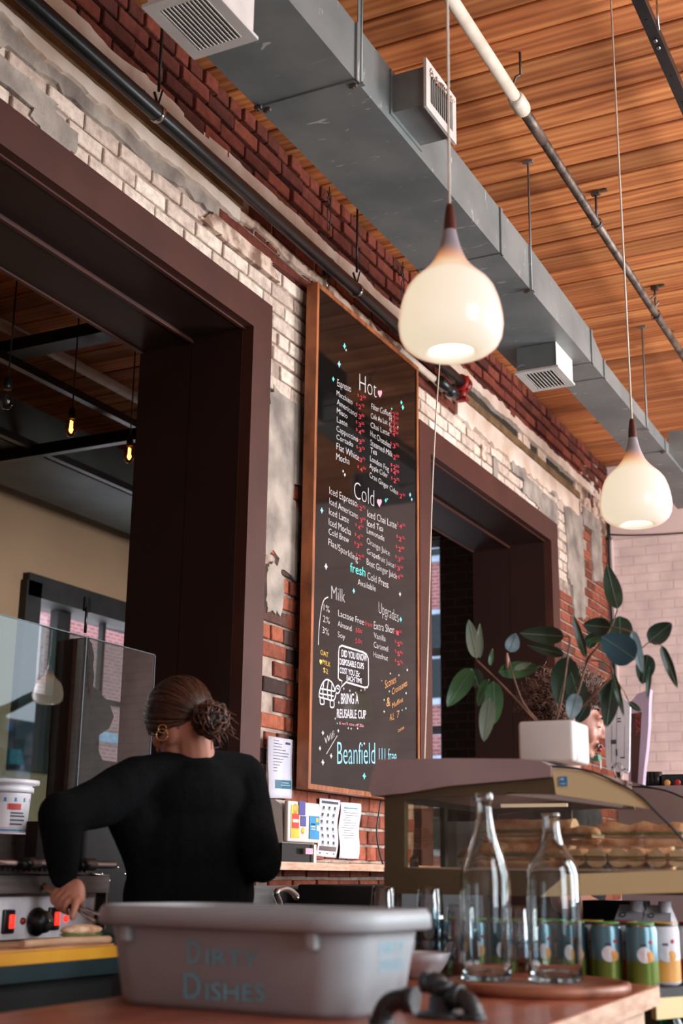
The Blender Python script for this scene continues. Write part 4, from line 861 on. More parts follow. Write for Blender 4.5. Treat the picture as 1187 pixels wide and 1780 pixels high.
# ribbed upper plates and hinged lids with bar handle
for (ya,yb_) in ((1.97,2.46),(2.5,3.05)):
    b=mb('steel'); b.box((.10,ya,gz+.135),(.46,yb_,gz+.17)); n=26
    for i in range(n): y=ya+(yb_-ya)*(i+.5)/n; b.box((.44,y-.004,gz+.14),(.475,y+.004,gz+.165))
    b.build('ribbed_plate',gr)
    b=mb('steel'); b.box((.10,ya,gz+.172),(.43,yb_-.02,gz+.235)); b.build('lid',gr)
    b=mb('black'); b.box((.43,(ya+yb_)/2+.05,gz+.15),(.47,(ya+yb_)/2+.09,gz+.27)); b.build('lid_bracket',gr)
A=onX(0,1500,.5); B=onX(198,1496,.5)
b=mb('chrome'); b.tube([V((.5,2.0,A.z)),V((.5,B.y,A.z))],.0105,14); b.build('bar_handle',gr)
for y in (2.46,2.76,3.0): b=mb('black'); b.tube([V((.5,y-.035,A.z)),V((.5,y+.035,A.z))],.017,14); b.build('handle_grip',gr)
b=mb('steel'); b.cbox((.49,3.085,gz+.05),(.05,.008,.12)); b.build('side_guard',gr)
# dark equipment behind
b=mb('teal_dark'); b.cbox((-.02,3.62,1.2205),(.16,.36,.34),bev=.02); b.use('chrome'); b.box((.062,3.5,1.18),(.065,3.58,1.21)); tag(b.build('espresso_grinder'),'dark machine behind the grill, under the glass partition','appliance')
b=mb('blackmatt'); b.cbox((.17,3.45,1.2305),(.18,.3,.36),bev=.02); b.use('chrome'); 
for i in range(5): b.ball((.255,3.36+i*.04,1.26-.02*(i%3)),.007,8,6)
b.tube([(.27,3.33,1.24),(.27,3.42,1.235)],.004,8); tag(b.build('coffee_machine'),'black machine with small chrome taps between grill and person','appliance')
# white tubs
def tubpot(px,pyb,pyt,x,r,label,stripes):
    p=onX(px,pyb,x); q=onX(px,pyt,x); h=q.z-p.z; t=thing('food_bucket',p,label,'bucket')
    b=mb('white_plastic'); b.lathe([(0,0),(r*.86,0),(r*.94,h*.78)],(0,0,0),32); o=b.build('bucket_body'); o.parent=t
    b=mb('white_plastic'); b.lathe([(r*.94,h*.76),(r*1.03,h*.76),(r*1.03,h*.86),(r*.97,h*.87),(r*.97,h*.9),(r*1.22,h*.92),(r*1.22,h),(0,h)],(0,0,0),32); o=b.build('lid'); o.parent=t
    if stripes:
        for m,a,c,t0,t1 in (('blue_print',.60,.68,-2.5,2.5),('red_print',.44,.56,-.75,-.15),('ink',.30,.33,-.6,.1),('ink',.36,.39,-.6,0),('ink',.22,.25,-.6,.1),('ink',.14,.17,-.6,0),('paper',.1,.58,-2,-.6),('blue_print',.02,.05,-2.5,2.5)):
            b=mb(m); n=12; oo=len(b.v)
            for i in range(n+1):
                an=t0+(t1-t0)*i/n
                for f in (a,c): rr_=r*(.865+.078*f)+.0012; b.v.append((rr_*math.cos(an),rr_*math.sin(an),h*.96*f))
            for i in range(n): k=oo+2*i; b.face([k,k+2,k+3,k+1],True)
            o=b.build('label_print',None); o.parent=t
    return t
tubpot(4,1447,1356,-.035,.085,'white food bucket with blue stripe and red mark at left edge',True)
t=tubpot(-2,1490,1448,-.035,.09,'white lidded tub underneath the striped bucket',False)
zz=onX(-2,1490,-.035); b=mb('blackmatt'); b.box((-.14,zz.y-.14,1.0505),(.05,zz.y+.14,zz.z-.0005)); tag(b.build('prep_shelf'),'low dark shelf under the white tubs behind the grill','shelf')
P=onX(0,1468,.3); b=mb('rubber'); b.tube(spline([onX(-15,1465,.3),onX(0,1468,.3),onX(15,1475,.3),onX(22,1488,.3)],6),.012,12); tag(b.build('hose'),'grey ribbed hose arching over the grill at the left edge','hose')
SB=CT+.0315
b=mb('wax'); b.prism([V((.66,2.42,SB)),V((.80,2.46,SB)),V((.815,2.70,SB)),V((.71,2.735,SB)),V((.655,2.64,SB))],(0,0,.0015)); b.tube(spline([V((.80,2.40,SB+.009)),V((.805,2.54,SB+.011)),V((.815,2.70,SB+.009))],5),.009,8); wp=b.build('wax_paper'); tag(wp,'crumpled brown paper under the sandwich on the cutting board','paper')
P=V((.765,2.655,SB+.002)); sw=thing('grilled_sandwich',P,'toasted sandwich on brown paper beside the white tub','sandwich')
b=mb('crust'); b.ball(P+V((0,0,.011)),(.034,.07,.010)); b.build('lower_crust',sw); b=mb('lettuce'); b.ball(P+V((0,0,.019)),(.036,.072,.005)); b.build('filling',sw); b=mb('crust'); b.ball(P+V((0,0,.029)),(.034,.07,.013)); b.build('upper_crust',sw)
# ============================================================ FOREGROUND TABLE
TZ=1.03
tb=thing('counter_table',(1.75,2,0),'reddish wooden counter table with pale worn edge in the foreground','table')
C4=[V((1.367,.9,TZ-.04)),V((2.166,.9,TZ-.04)),V((2.08,2.94,TZ-.04)),V((1.265,2.94,TZ-.04))]
b=mb('table_edge'); b.prism(C4,(0,0,.037)); b.build('worn_edge',tb)
b=mb('table'); b.prism([p+V((0,0,.037)) for p in C4],(0,0,.003)); b.build('table_top',tb)
b=mb('table_edge'); q=[V((1.40,1.0,.9)),V((2.135,1.0,.9)),V((2.055,2.90,.9)),V((1.30,2.90,.9))]
for i in range(4):
    A=q[i];B=q[(i+1)%4]; d=(B-A).normalized(); nn=V((-d.y,d.x,0))*.02; b.prism([A,B,B+nn,A+nn],(0,0,.09))
b.build('apron',tb)
for x,y in ((1.42,1.02),(2.10,1.02),(2.02,2.86),(1.33,2.86)): b=mb('table'); b.box((x-.03,y-.03,0),(x+.03,y+.03,.95)); b.build('leg',tb)
# bus tub
TO=V((1.373,1.947,0)); ux=V((.9978,-.0657,0)); uy=V((.0657,.9978,0)); LX,LY=.472,.235; TC=TO+ux*LX/2+uy*LY/2
zr=onY(430,1579,1.90).z; HT=zr-TZ
def rr(lx,ly,r,z,n=8):
    P=[]
    for cx,cy,a0 in ((lx/2-r,ly/2-r,0),(-lx/2+r,ly/2-r,PI/2),(-lx/2+r,-ly/2+r,PI),(lx/2-r,-ly/2+r,1.5*PI)):
        for i in range(n+1):
            a=a0+PI/2*i/n; p=TC+ux*(cx+r*math.cos(a))+uy*(cy+r*math.sin(a)); P.append(V((p.x,p.y,z)))
    return P
def loft(b,rings,capa=True,capb=True):
    o=len(b.v); k=len(rings[0])
    for r_ in rings: b.v+=[tuple(p) for p in r_]
    for i in range(len(rings)-1):
        for j in range(k): a=o+i*k+j; c=o+i*k+(j+1)%k; b.face([a,c,c+k,a+k],True)
    if capa: b.face([o+j for j in range(k)][::-1])
    if capb: b.face([o+(len(rings)-1)*k+j for j in range(k)])
tub=thing('bus_tub',(TC.x,TC.y,TZ),'grey plastic dish tub lettered DIRTY DISHES in blue on the foreground table','tub')
b=mb('tub'); lip=.034
loft(b,[rr(LX-.02,LY-.02,.05,TZ),rr(LX,LY,.06,TZ+.012),rr(LX+.035,LY+.035,.065,zr-lip-.002),rr(LX+.036,LY+.036,.065,zr-.01),rr(LX+.03,LY+.03,.062,zr-.012),rr(LX-.005,LY-.005,.055,TZ+.02),rr(LX-.03,LY-.03,.045,TZ+.012)]); b.build('tub_body',tub)
b=mb('tub'); loft(b,[rr(LX+.03,LY+.03,.064,zr-.008),rr(LX+.07,LY+.07,.08,zr-lip),rr(LX+.085,LY+.085,.085,zr-lip+.004),rr(LX+.083,LY+.083,.085,zr-.010),rr(LX+.07,LY+.07,.08,zr),rr(LX+.04,LY+.04,.066,zr),rr(LX+.028,LY+.028,.062,zr-.012)],False,False); b.build('rolled_rim',tub)
for px in (220,558):
    p=onY(px,1627,1.92); s=(p-TO).dot(ux); b=mb('tub'); c=TO+ux*s-uy*.024; b.cbox((c.x,c.y,zr-lip-.012),(.018,.018,.026),bev=.003); b.build('rim_tab',tub)
def onP(px,py,P,n): d=ray(px,py); return CC+d*((P-CC).dot(n)/d.dot(n))
dr=-.0175/(zr-lip-.014-TZ); nf=(-uy+V((0,0,dr))).normalized(); Pf=TO-uy*.0022+V((0,0,TZ+.012))
ns_=(ux+V((0,0,dr))).normalized(); Ps=TO+ux*(LX+.0022)+V((0,0,TZ+.012))
b=mb('marker')
F=lambda x,y:onP(x,y,Pf,nf); S=lambda x,y:onP(x,y,Ps,ns_)
letter(b,'D',F(326,1674),F(347,1675),F(326,1634),thin=-.01); letter(b,'IRTY',F(359,1677),F(447,1681),F(359,1650),thin=-.01)
letter(b,'D',F(320,1735),F(348,1737),F(320,1690),thin=-.01); letter(b,'ISHES',F(358,1738),F(460,1741),F(358,1708),thin=-.01); b.build('marker_lettering',tub,fix=False)
b=mb('marker'); letter(b,'DIRTY',S(662,1660),S(704,1656),S(662,1638),thin=-.02); letter(b,'DISHES',S(662,1690),S(702,1684),S(662,1668),thin=-.02); b.build('side_lettering',tub,fix=False)
# black iron pipe fittings
def ringed(b,p,d,r,w):
    d=V(d).normalized(); b.tube([V(p)-d*w/2,V(p)+d*w/2],r,16)
P=onZ(663,1775,1.035)
f1=thing('pipe_elbow',(P.x,P.y,1.03),'black iron pipe elbow on the table edge in front of the tub','pipe fitting'); f1.location.z=.98
b=mb('iron'); c0=V((P.x,P.y,.985)); path=[c0,c0+V((0,0,.05))]+[c0+V((.032-.032*math.cos(a),0,.05+.032*math.sin(a))) for a in [PI/2*i/8 for i in range(1,9)]]+[c0+V((.05,0,.082))]
b.tube(path,.0155,18); b.build('elbow',f1)
b=mb('iron'); ringed(b,c0+V((0,0,.045)),(0,0,1),.0195,.02); b.build('collar',f1); b=mb('iron'); ringed(b,c0+V((.048,0,.082)),(1,0,0),.0195,.018); b.build('collar',f1)
P=onZ(770,1768,1.03)
f2=thing('pipe_fitting',(P.x,P.y,1.03),'black iron flange with tee and down-turned elbow on the table before the tray','pipe fitting')
c0=V((P.x,P.y,1.03)); b=mb('iron'); b.lathe([(.045,0),(.045,.006),(.024,.01),(.022,.03),(.019,.032)],c0,28,cap0=True); b.build('flange',f2)
b=mb('iron'); b.tube([c0+V((0,0,.02)),c0+V((0,0,.056))],.015,18); ringed(b,c0+V((0,0,.044)),(0,0,1),.019,.018); b.ball(c0+V((-.014,0,.05)),(.022,.018,.018)); ringed(b,c0+V((-.03,0,.052)),(1,0,0),.017,.012); b.build('tee',f2)
b=mb('iron'); c1=c0+V((.03,-.01,.026)); path=[c0+V((.005,0,.033)),c1+V((.0,0,.007))]+[c1+V((.032*math.sin(a),-.03*math.sin(a)*.3,.007-.032*(1-math.cos(a)))) for a in [PI/2*i/8 for i in range(1,9)]]+[c1+V((.032,-.012,-.03))]
b.tube(path,.015,18); ringed(b,c1+V((0,0,.007)),(1,-.2,0),.019,.014); ringed(b,c1+V((.032,-.012,-.022)),(0,0,1),.019,.012); b.build('elbow',f2)
# tray and bottles
TP=V((1.915,2.62,TZ)); b=mb('tray'); b.lathe([(0,.002),(.165,.002),(.178,.0),(.184,.01),(.182,.020),(.172,.0225),(.166,.017),(0,.016)],TP,56); tray=b.build('round_tray'); tag(tray,'round wooden serving board carrying two clear bottles','tray')
def bottle(px,pyb,r,h,label,prof):
    p=onZ(px,pyb,TZ+.0175); t=thing('glass_bottle',p,label,'bottle','clear bottles on the round tray')
    out=[(a*r,c*h) for a,c in prof]; inn=[(max(a*r-.0035,.004),c*h) for a,c in prof[2:]]; inn=[(x,z+ (.008 if z<.02 else 0)) for x,z in inn]
    b=mb('glass'); b.lathe([(0,.004)]+out+inn[::-1]+[(0,.012)],(0,0,0),40); o=b.build('bottle_body'); o.parent=t; return t
B1=[(.5,.0),(.92,0),(1,.012),(1,.10),(1,.30),(1,.50),(.985,.56),(.92,.60),(.80,.65),(.66,.70),(.54,.745),(.45,.79),(.38,.84),(.34,.88),(.33,.92),(.33,.945),(.40,.955),(.42,.965),(.40,.985),(.36,1.0),(.30,1.0)]
B2=[(.5,.0),(.92,0),(1,.012),(1,.12),(1,.35),(1,.58),(.985,.635),(.91,.68),(.76,.73),(.58,.775),(.45,.815),(.38,.855),(.33,.90),(.33,.93),(.33,.97),(.36,.985),(.36,1.0),(.28,1.0)]
bottle(846,1704,.0515,.368,'taller clear glass bottle with a ringed neck, left on the tray',B1)
bottle(966,1706,.0545,.328,'shorter clear glass bottle with a plain straight neck, right on the tray',B2)
# tumblers stacked upside down
M['tumbler']=paneglass('tumbler_glass',(222,232,236),1.5,.10)
def tumbler_mesh():
    b=mb('tumbler'); o=[(.0,.118),(.024,.118),(.028,.112),(.0335,.05),(.036,0),(.0345,0),(.032,.05),(.0265,.104),(.0,.106)]
    b.lathe(o,(0,0,0),28); ob=b.build('tumbler'); return ob
tm=tumbler_mesh(); first=True
spots=[(668,2.86,3,'leftmost stack behind the tub'),(748,2.90,3,'stack just right of the tub rim'),(800,2.86,2,'stack left of the taller bottle'),(905,2.88,2,'stack seen between the two bottles')]
lev=['bottom glass','second glass','top glass']
for px,y,n,lb in spots:
    p=onY(px,1650,y)
    for k in range(n):
        o=tm if first else tm.copy()
        if not first: col.objects.link(o)
        first=False; o.location=(p.x,p.y,TZ+.0005+k*.038)
        tag(o,'upturned clear tumbler, %s of the %s'%(lev[k] if not(n==2 and k==1) else 'top glass',lb),'glass','stacked tumblers on the foreground table')
P=onZ(738,1700,TZ); b=mb('white_plastic'); b.lathe([(0,.0),(.03,0),(.034,.006),(.055,.035),(.062,.055),(.059,.055),(.05,.034),(.03,.01),(0,.008)],(P.x,P.y-.01,TZ),36); tag(b.build('small_bowl'),'small white bowl on the table behind the right end of the tub','bowl')
# ============================================================ PASTRY CASE
YC=3.0; YD=3.72
pc=thing('pastry_case',(1.8,3.36,1.0),'gold trimmed pastry case, left trim coloured as shaded, with curved glass on the counter end','display case')
def py(L,y): return [onY(a,c,y) for a,c in L]
b=mb('mauve'); b.prism(py([(655,1320),(780,1318),(905,1319),(940,1323),(957,1331),(957,1350),(905,1355),(780,1366),(700,1379),(645,1384),(641,1372),(646,1345)],2.985),(0,.735,0)); b.build('top_cover',pc)
top=py([(668,1386),(740,1371),(905,1357),(958,1352),(963,1379),(900,1381),(738,1386),(703,1396),(703,1507),(990,1519),(930,1560),(666,1560)],YC)
for nm,L,mt in (('top_rail',[(668,1382),(740,1369),(905,1356),(958,1351),(964,1381),(900,1380),(740,1386),(668,1397)],'gold_shade'),('side_stile',[(668,1397),(703,1391),(703,1508),(668,1508)],'gold_shade'),('bottom_rail',[(667,1508),(703,1508),(990,1519),(930,1558),(667,1553)],'gold_shade'),('gold_bottom_rail',[(992,1519),(1240,1511),(1240,1550),(932,1559)],'gold'),('gold_top_rail',[(959,1335),(1020,1341),(1071,1362),(1113,1386),(1134,1407),(1085,1399),(966,1381)],'gold')):
    b=mb(mt); b.prism(py(L,YC),(0,.022,0)); b.build(nm,pc)
    if nm in('top_rail','gold_top_rail'): continue
b=mb('gold_shade'); b.prism([p+V((0,YD-YC,0)) for p in py([(668,1382),(740,1369),(905,1356),(958,1351),(964,1381),(900,1380),(740,1386),(668,1397)],YC)],(0,.02,0)); b.prism([p+V((0,YD-YC,0)) for p in py([(667,1508),(990,1519),(1240,1511),(1240,1550),(930,1558),(667,1553)],YC)],(0,.02,0)); b.build('far_rails',pc)
b=mb('chrome'); b.prism(py([(880,1378),(966,1382),(1085,1399),(1080,1404),(966,1390),(880,1382)],YC),(0,.03,0)); b.build('hinge_bar',pc)
for px,pyy,r in ((919,1363,.009),(793,1531,.006),(890,1533,.006)):
    p=onY(px,pyy,YC-.001); b=mb('chrome'); b.lathe([(r,0),(r*.9,-.006),(r*.4,-.008),(0,-.007)],p,20,Matrix.Rotation(-PI/2,3,'X').transposed()); b.build('screw_cap',pc)
p0=onY(971,1350,YC-.002); p1=onY(986,1366,YC-.002); b=mb('blue_print'); b.box((p0.x,YC-.003,p1.z),(p1.x,YC-.0005,p0.z)); b.use('paper'); b.box((p0.x+.004,YC-.0035,p1.z+.004),(p1.x-.004,YC-.003,p1.z+.006)); b.box((p0.x+.004,YC-.0035,p0.z-.008),(p0.x+.012,YC-.003,p0.z-.004)); b.build('blue_sticker',pc)
# near side glass, curved front glass and rear doors
b=mb('case_glass'); b.prism(py([(703,1391),(740,1386),(964,1381),(1085,1400),(1134,1407),(1170,1440),(1200,1475),(1212,1512),(990,1519),(703,1508)],YC+.01),(0,.004,0)); b.build('side_glass',pc)
prof=py([(957,1332),(1019.5,1339),(1071,1360),(1113,1384),(1141.5,1412),(1170,1440),(1190,1464),(1206,1490),(1213,1512)],YC)
b=mb('case_glass'); pr2=spline(prof,4); o=len(b.v)
for p in pr2:
    b.v+=[(p.x,YC-.004,p.z),(p.x,YD+.02,p.z)]
for i in range(len(pr2)-1): b.face([o+2*i,o+2*i+1,o+2*i+3,o+2*i+2],True)
b.build('curved_glass',pc,fix=False)
b=mb('teal_dark'); b.tube([V((p.x,YC-.004,p.z)) for p in pr2],.0028,8); b.build('glass_edge',pc)
b=mb('teal_dark'); b.tube([V((p.x,YD+.02,p.z)) for p in pr2],.0028,8); b.build('glass_edge',pc)
xl=prof[0].x
b=mb('white_plastic'); b.box((1.43,YC+.024,1.262),(2.15,YD,1.268)); b.use('teal_dark'); b.box((1.41,YC+.0225,1.253),(2.155,YD,1.2618)); b.build('display_floor',pc)
b=mb('gold_shade'); b.box((1.405,YC+.023,1.213),(2.14,YD-.001,1.2525)); b.build('base_board',pc)
b=mb('darkwood')
for y in (3.04,3.36,3.69): b.box((1.408,y-.012,1.27),(1.422,y+.012,1.43))
b.box((1.408,3.03,1.425),(1.422,3.7,1.44)); b.build('rear_door_frame',pc)
b=mb('case_glass'); b.box((1.413,3.05,1.27),(1.416,3.68,1.425)); b.build('rear_door_glass',pc)
b=mb('darkwood')
for px in (860,988): p=onY(px,1440,YD); b.box((p.x-.009,YD,1.268),(p.x+.009,YD+.018,1.47))
b.build('far_post',pc)
for a,c in (((748,1384),(853,1395)),((870,1388),(985,1404))):
    A=onY(*a,3.5); B=onY(*c,3.5); b=MB().use(M.setdefault('case_tube',emit('case_tube',(255,240,220),.5))); b.box((A.x,3.5,B.z+.003),(B.x,3.512,B.z+.012)); b.build('light_strip',pc)
A=onY(775,1428,3.45); B=onY(838,1502,3.45); b=mb('paleblue'); b.box((A.x,3.45,1.269),(B.x,3.452,A.z)); tag(b.build('price_card'),'plain pale card standing inside the left of the pastry case','card')
p=onY(720,1490,3.2); b=mb('steel'); b.lathe([(0,0),(.012,0),(.012,.018),(.008,.026),(.004,.03),(.004,.045),(0,.046)],(p.x,3.2,1.2685),16); tag(b.build('small_shaker'),'tiny metal shaker inside the left end of the pastry case','shaker')
# open shelf below with cans
b=mb('darkwood'); SH=[V((1.40,2.97,1.0)),V((2.055,2.97,1.0)),V((2.16,3.2,1.0)),V((2.16,3.72,1.0)),V((1.40,3.72,1.0))]; b.prism(SH,(0,0,.018)); b.build('can_shelf',pc)
b=mb('gold'); b.prism([V((2.06,2.985,.955)),V((2.155,3.2,.955)),V((2.155,3.7,.955)),V((2.135,3.7,.955)),V((2.135,3.21,.955)),V((2.045,3.0,.955))],(0,0,.044)); b.build('gold_shelf_edge',pc)
b=mb('gold_shade'); b.box((1.405,YC+.001,.3),(1.43,YD,1.0)); b.box((1.405,YC+.001,1.019),(1.425,3.06,1.2125)); b.box((1.405,3.66,1.019),(1.425,3.72,1.2125)); b.box((2.12,3.68,1.019),(2.14,3.72,1.2125)); b.box((1.405,YD-.01,.0),(2.14,YD+.01,.999)); b.box((1.405,YC+.02,0),(2.14,YD,.06)); b.box((2.12,3.68,0),(2.14,3.71,1)); b.box((1.431,YC+.02,.76),(2.14,YD-.011,.78)); b.build('case_stand',pc)
P=onY(1163,1722,3.07); gb=thing('green_bottle',(P.x,3.07,.78),'green glass bottle with silver cap and pale label on the lower shelf','bottle')
b=mb('green_glass'); h=P.z-.78; b.lathe([(0,0),(.032,0),(.033,h*.55),(.028,h*.68),(.016,h*.8),(.0135,h*.94)],(P.x,3.07,.78),28,cap1=True); b.build('bottle_body',gb)
b=mb('aluminium'); b.lathe([(.0155,h*.9),(.0155,h),(0,h+.001)],(P.x,3.07,.78),24); b.build('screw_cap',gb)
b=mb('can_blue'); b.lathe([(.034,h*.3),(.034,h*.54)],(P.x,3.07,.78),28); b.build('label',gb)
# cans
def can(kind):
    t=bpy.data.objects.new('drink_can',None); t.empty_display_size=.03; col.objects.link(t)
    R,H=.0355,.135; z=lambda f:f*H
    c1,c2,c3=[('can_blue','can_green','can_lime'),('can_dark','can_green','can_lime'),('paper','can_red','can_red'),('paper','can_orange','can_orange')][kind]
    def part(n,m,prof,**k): b=mb(m); b.lathe(prof,(0,0,0),32,**k); o=b.build(n); o.parent=t
    part('can_body',c1,[(R*.76,z(0)),(R*.97,z(.04)),(R,z(.07)),(R,z(.36))],cap0=True); 
    b=mb(c2); b.lathe([(R*1.004,z(.06)),(R*1.004,z(.40))],(0,0,0),32); b.use(c1); b.lathe([(R,z(.40)),(R,z(.86)),(R*.93,z(.93))],(0,0,0),32); o=b.build('label_band'); o.parent=t
    part('rim','aluminium',[(R*.93,z(.93)),(R*.80,z(.975))]); part('lid',c3,[(R*.80,z(.975)),(R*.84,z(.985)),(R*.84,z(1)),(R*.78,z(1)),(R*.76,z(.985)),(0,z(.985))])
    def disc(an,zc,rx,m):
        b=mb(m); P=[]
        for i in range(18):
            q=2*PI*i/18; a=an+rx*math.cos(q)/R; P.append(((R+.0008)*math.cos(a),(R+.0008)*math.sin(a),zc+rx*math.sin(q)))
        P.append(((R+.0016)*math.cos(an),(R+.0016)*math.sin(an),zc)); o=len(b.v); b.v+=P
        for i in range(18): b.face([o+i,o+(i+1)%18,o+18])
        ob=b.build('printed_disc',fix=False); ob.parent=t
    disc(-1.15,z(.5),.017,'paper'); disc(-.85,z(.47),.0115,'can_orange'); disc(-.75,z(.70),.0045,'red_print')
    b=mb('ink'); 
    for k in range(3): a=-1.35+k*.12; b.box((R*math.cos(a)-.001,R*math.sin(a)-.0012,z(.63)),(R*math.cos(a)+.002,R*math.sin(a)-.0004,z(.67)))
    o=b.build('printed_word'); o.parent=t
    return t
protos=[can(k) for k in range(4)]; used=[False]*4
cl=[]
xr=[2.025-.079*i for i in range(8)]
nmx=['at the right end','second from the right','third from the right','fourth from the right','fifth from the right','sixth from the right','seventh from the right','eighth from the right']
for i,x in enumerate(xr): cl.append((x,3.022,(1,0)[i%2] if i else 0,'green topped drink can in the near row, %s'%nmx[i]))
cl+=[(2.055,3.10,3,'orange topped drink can just behind the right end of the near row'),(2.105,3.18,2,'red topped drink can at the right edge of the shelf'),(2.112,3.262,2,'red topped can second back along the right shelf edge'),(2.112,3.345,3,'orange topped can third back along the right shelf edge')]
for i in range(4): cl.append((1.965-.08*i,3.105,(2,3,0,3)[i],'%s topped can in the second row, %s'%(('red','orange','green','orange')[i],nmx[i])))
for x,y,k,lb in cl:
    o=protos[k] if not used[k] else copytree(protos[k],(x,y,1.0185)); used[k]=True
    o.location=(x,y,1.0185); tag(o,lb,'can','drink cans on the glass shelf'); o.rotation_euler=(0,0,.0)
# cartons
for i,(px,lb) in enumerate(((1094,'white carton with white screw cap behind the cans, left one'),(1143,'white carton with white screw cap behind the cans, right one'))):
    p=onY(px,1590,3.40); c=thing('drink_carton',(p.x,3.42,1.0185),lb,'carton','white cartons behind the cans')
    w=.036; z0=1.0185; b=mb('white_plastic'); b.box((p.x-w,3.385,z0),(p.x+w,3.455,z0+.125)); o=len(b.v)
    b.v+=[(p.x-w,3.385,z0+.125),(p.x+w,3.385,z0+.125),(p.x+w,3.455,z0+.125),(p.x-w,3.455,z0+.125),(p.x-w*.8,3.42,z0+.165),(p.x+w*.8,3.42,z0+.165)]
    for f in ((0,1,5,4),(2,3,4,5),(1,2,5),(3,0,4)): b.face([o+k for k in f])
    b.build('carton_body',c)
    b=mb('white_plastic'); b.lathe([(.015,0),(.016,.026),(0,.027)],(p.x+.02,3.395,z0+.148),20); b.build('screw_cap',c)
    b=mb('ink'); P=V((p.x-.016,3.3845+.018,z0+.14)); b.lathe([(.008,0),(.008,.001),(.006,.001),(.006,0)],P+V((0,-.006,0)),18,Matrix.Rotation(-PI/4,3,'X').transposed()); b.build('ring_logo',c)
b=mb('blackmatt'); b.box((1.75,3.5,1.0185),(1.90,3.62,1.19)); tag(b.build('storage_box'),'dark box under the pastry case left of the cartons','box')
# sandwiches
def sandwich(c,L,ang,r,dark,cut,label,tilt=0):
    c=V(c); t=thing('baguette_sandwich',(c.x,c.y,c.z),label,'sandwich','baguette sandwiches in the pastry case')
    dx=V((math.cos(ang),math.sin(ang),0)); dy=V((-math.sin(ang),math.cos(ang),0)); up=V((0,0,1)); n=14; m=9; sd=c.x*31+c.y*17+c.z*7
    def half(top):
        b=mb('crust'); o=len(b.v); z0=.34*r if top else -.30*r
        for i in range(n+1):
            u=i/n; x=(u-.5)*L; e=min(1,math.sqrt(max(0,1-((u-(.12 if u<.12 else u))/.12)**2))) if u<.12 else 1
            if not cut and u>.88: e=math.sqrt(max(0,1-((u-.88)/.12)**2))
            e=max(e,.12); k=(1+.26*noise.noise(V((x*28,sd,1 if top else 2)))+.08*math.sin(x*80+sd))*(1 if cut else .92+.16*math.sin(PI*u))
            for j in range(m+1):
                a=PI*j/m; hh=(r*1.0 if top else -r*.75)*math.sin(a)*e*k; b.v.append(tuple(c+dx*x+dy*(r*1.25*math.cos(a)*e*k)+up*(z0+hh)))
        for i in range(n):
            for j in range(m): q=o+i*(m+1)+j; b.face([q,q+1,q+m+2,q+m+1],True)
            q=o+i*(m+1); b.use('crumb'); b.face([q,q+m,q+2*m+1,q+m+1]); b.use('crust')
        b.use('crumb' if cut else 'crust'); b.face([o+n*(m+1)+j for j in range(m+1)]); b.use('crust'); b.face([o+j for j in range(m+1)])
        b.build('bread_top' if top else 'bread_base',t,fix=True)
    half(True); half(False)
    b=mb('filling'); o=len(b.v); k=16
    for mt,zz,ww in (('filling',.0,1.28),('lettuce',.18,1.38)):
        b.use(mt); o=len(b.v)
        for i in range(k+1):
            x=(i/k-.5)*L*.94
            for s in (-1,1):
                w=r*ww*(1+.14*noise.noise(V((x*60,s*3,sd)))); zz2=r*(zz+.16*noise.noise(V((x*70,s,sd+4))))
                b.v+=[tuple(c+dx*x+dy*(s*w)+up*(zz2-r*.12)),tuple(c+dx*x+dy*(s*w)+up*(zz2+r*.12))]
        for i in range(k):
            q=o+4*i; b.face([q,q+1,q+5,q+4]); b.face([q+2,q+6,q+7,q+3]); b.face([q+1,q+3,q+7,q+5]); b.face([q,q+4,q+6,q+2])
        b.face([o,o+2,o+3,o+1]); q=o+4*k; b.face([q,q+1,q+3,q+2])
    b.build('filling',t,fix=False)
def SP(px,y,z): p=onY(px,1490,y); return (p.x,y,z)
zf=1.269
low=[(905,3.085,.25,0,.026,0,0,'lower front baguette lying lengthwise behind the bottles')]
sandwich(SP(905,3.085,zf+.024),.255,.02,.0265,0,True,low[0][7])
for i,px in enumerate((1016,1050,1084,1118,1152,1186)):
    sandwich(SP(px,3.11+.004*i,zf+.022),.13,-PI/2+.07*(i%3-1),.0172,0,True,'cut baguette half facing out, number %s from the bottles in the lower row'%('one two three four five six'.split()[i]))
sandwich(SP(915,3.12,zf+.079),.25,-.03,.0265,0,True,'upper baguette with open filled end above the two bottles')
sandwich(SP(1012,3.06,zf+.070),.10,-.35,.018,0,False,'short baguette end with lettuce in the middle of the upper row')
sandwich(SP(1110,3.26,zf+.078),.24,.03,.024,1,True,'dark crusted upper baguette under the curved glass')
sandwich(SP(880,3.30,zf+.024),.26,0,.025,0,True,'baguette in the back row at the left of the case')
sandwich(SP(1080,3.34,zf+.024),.26,.05,.025,0,True,'baguette in the back row at the right of the case')
sandwich(SP(900,3.42,zf+.074),.25,.04,.024,0,True,'upper baguette at the very back of the case')
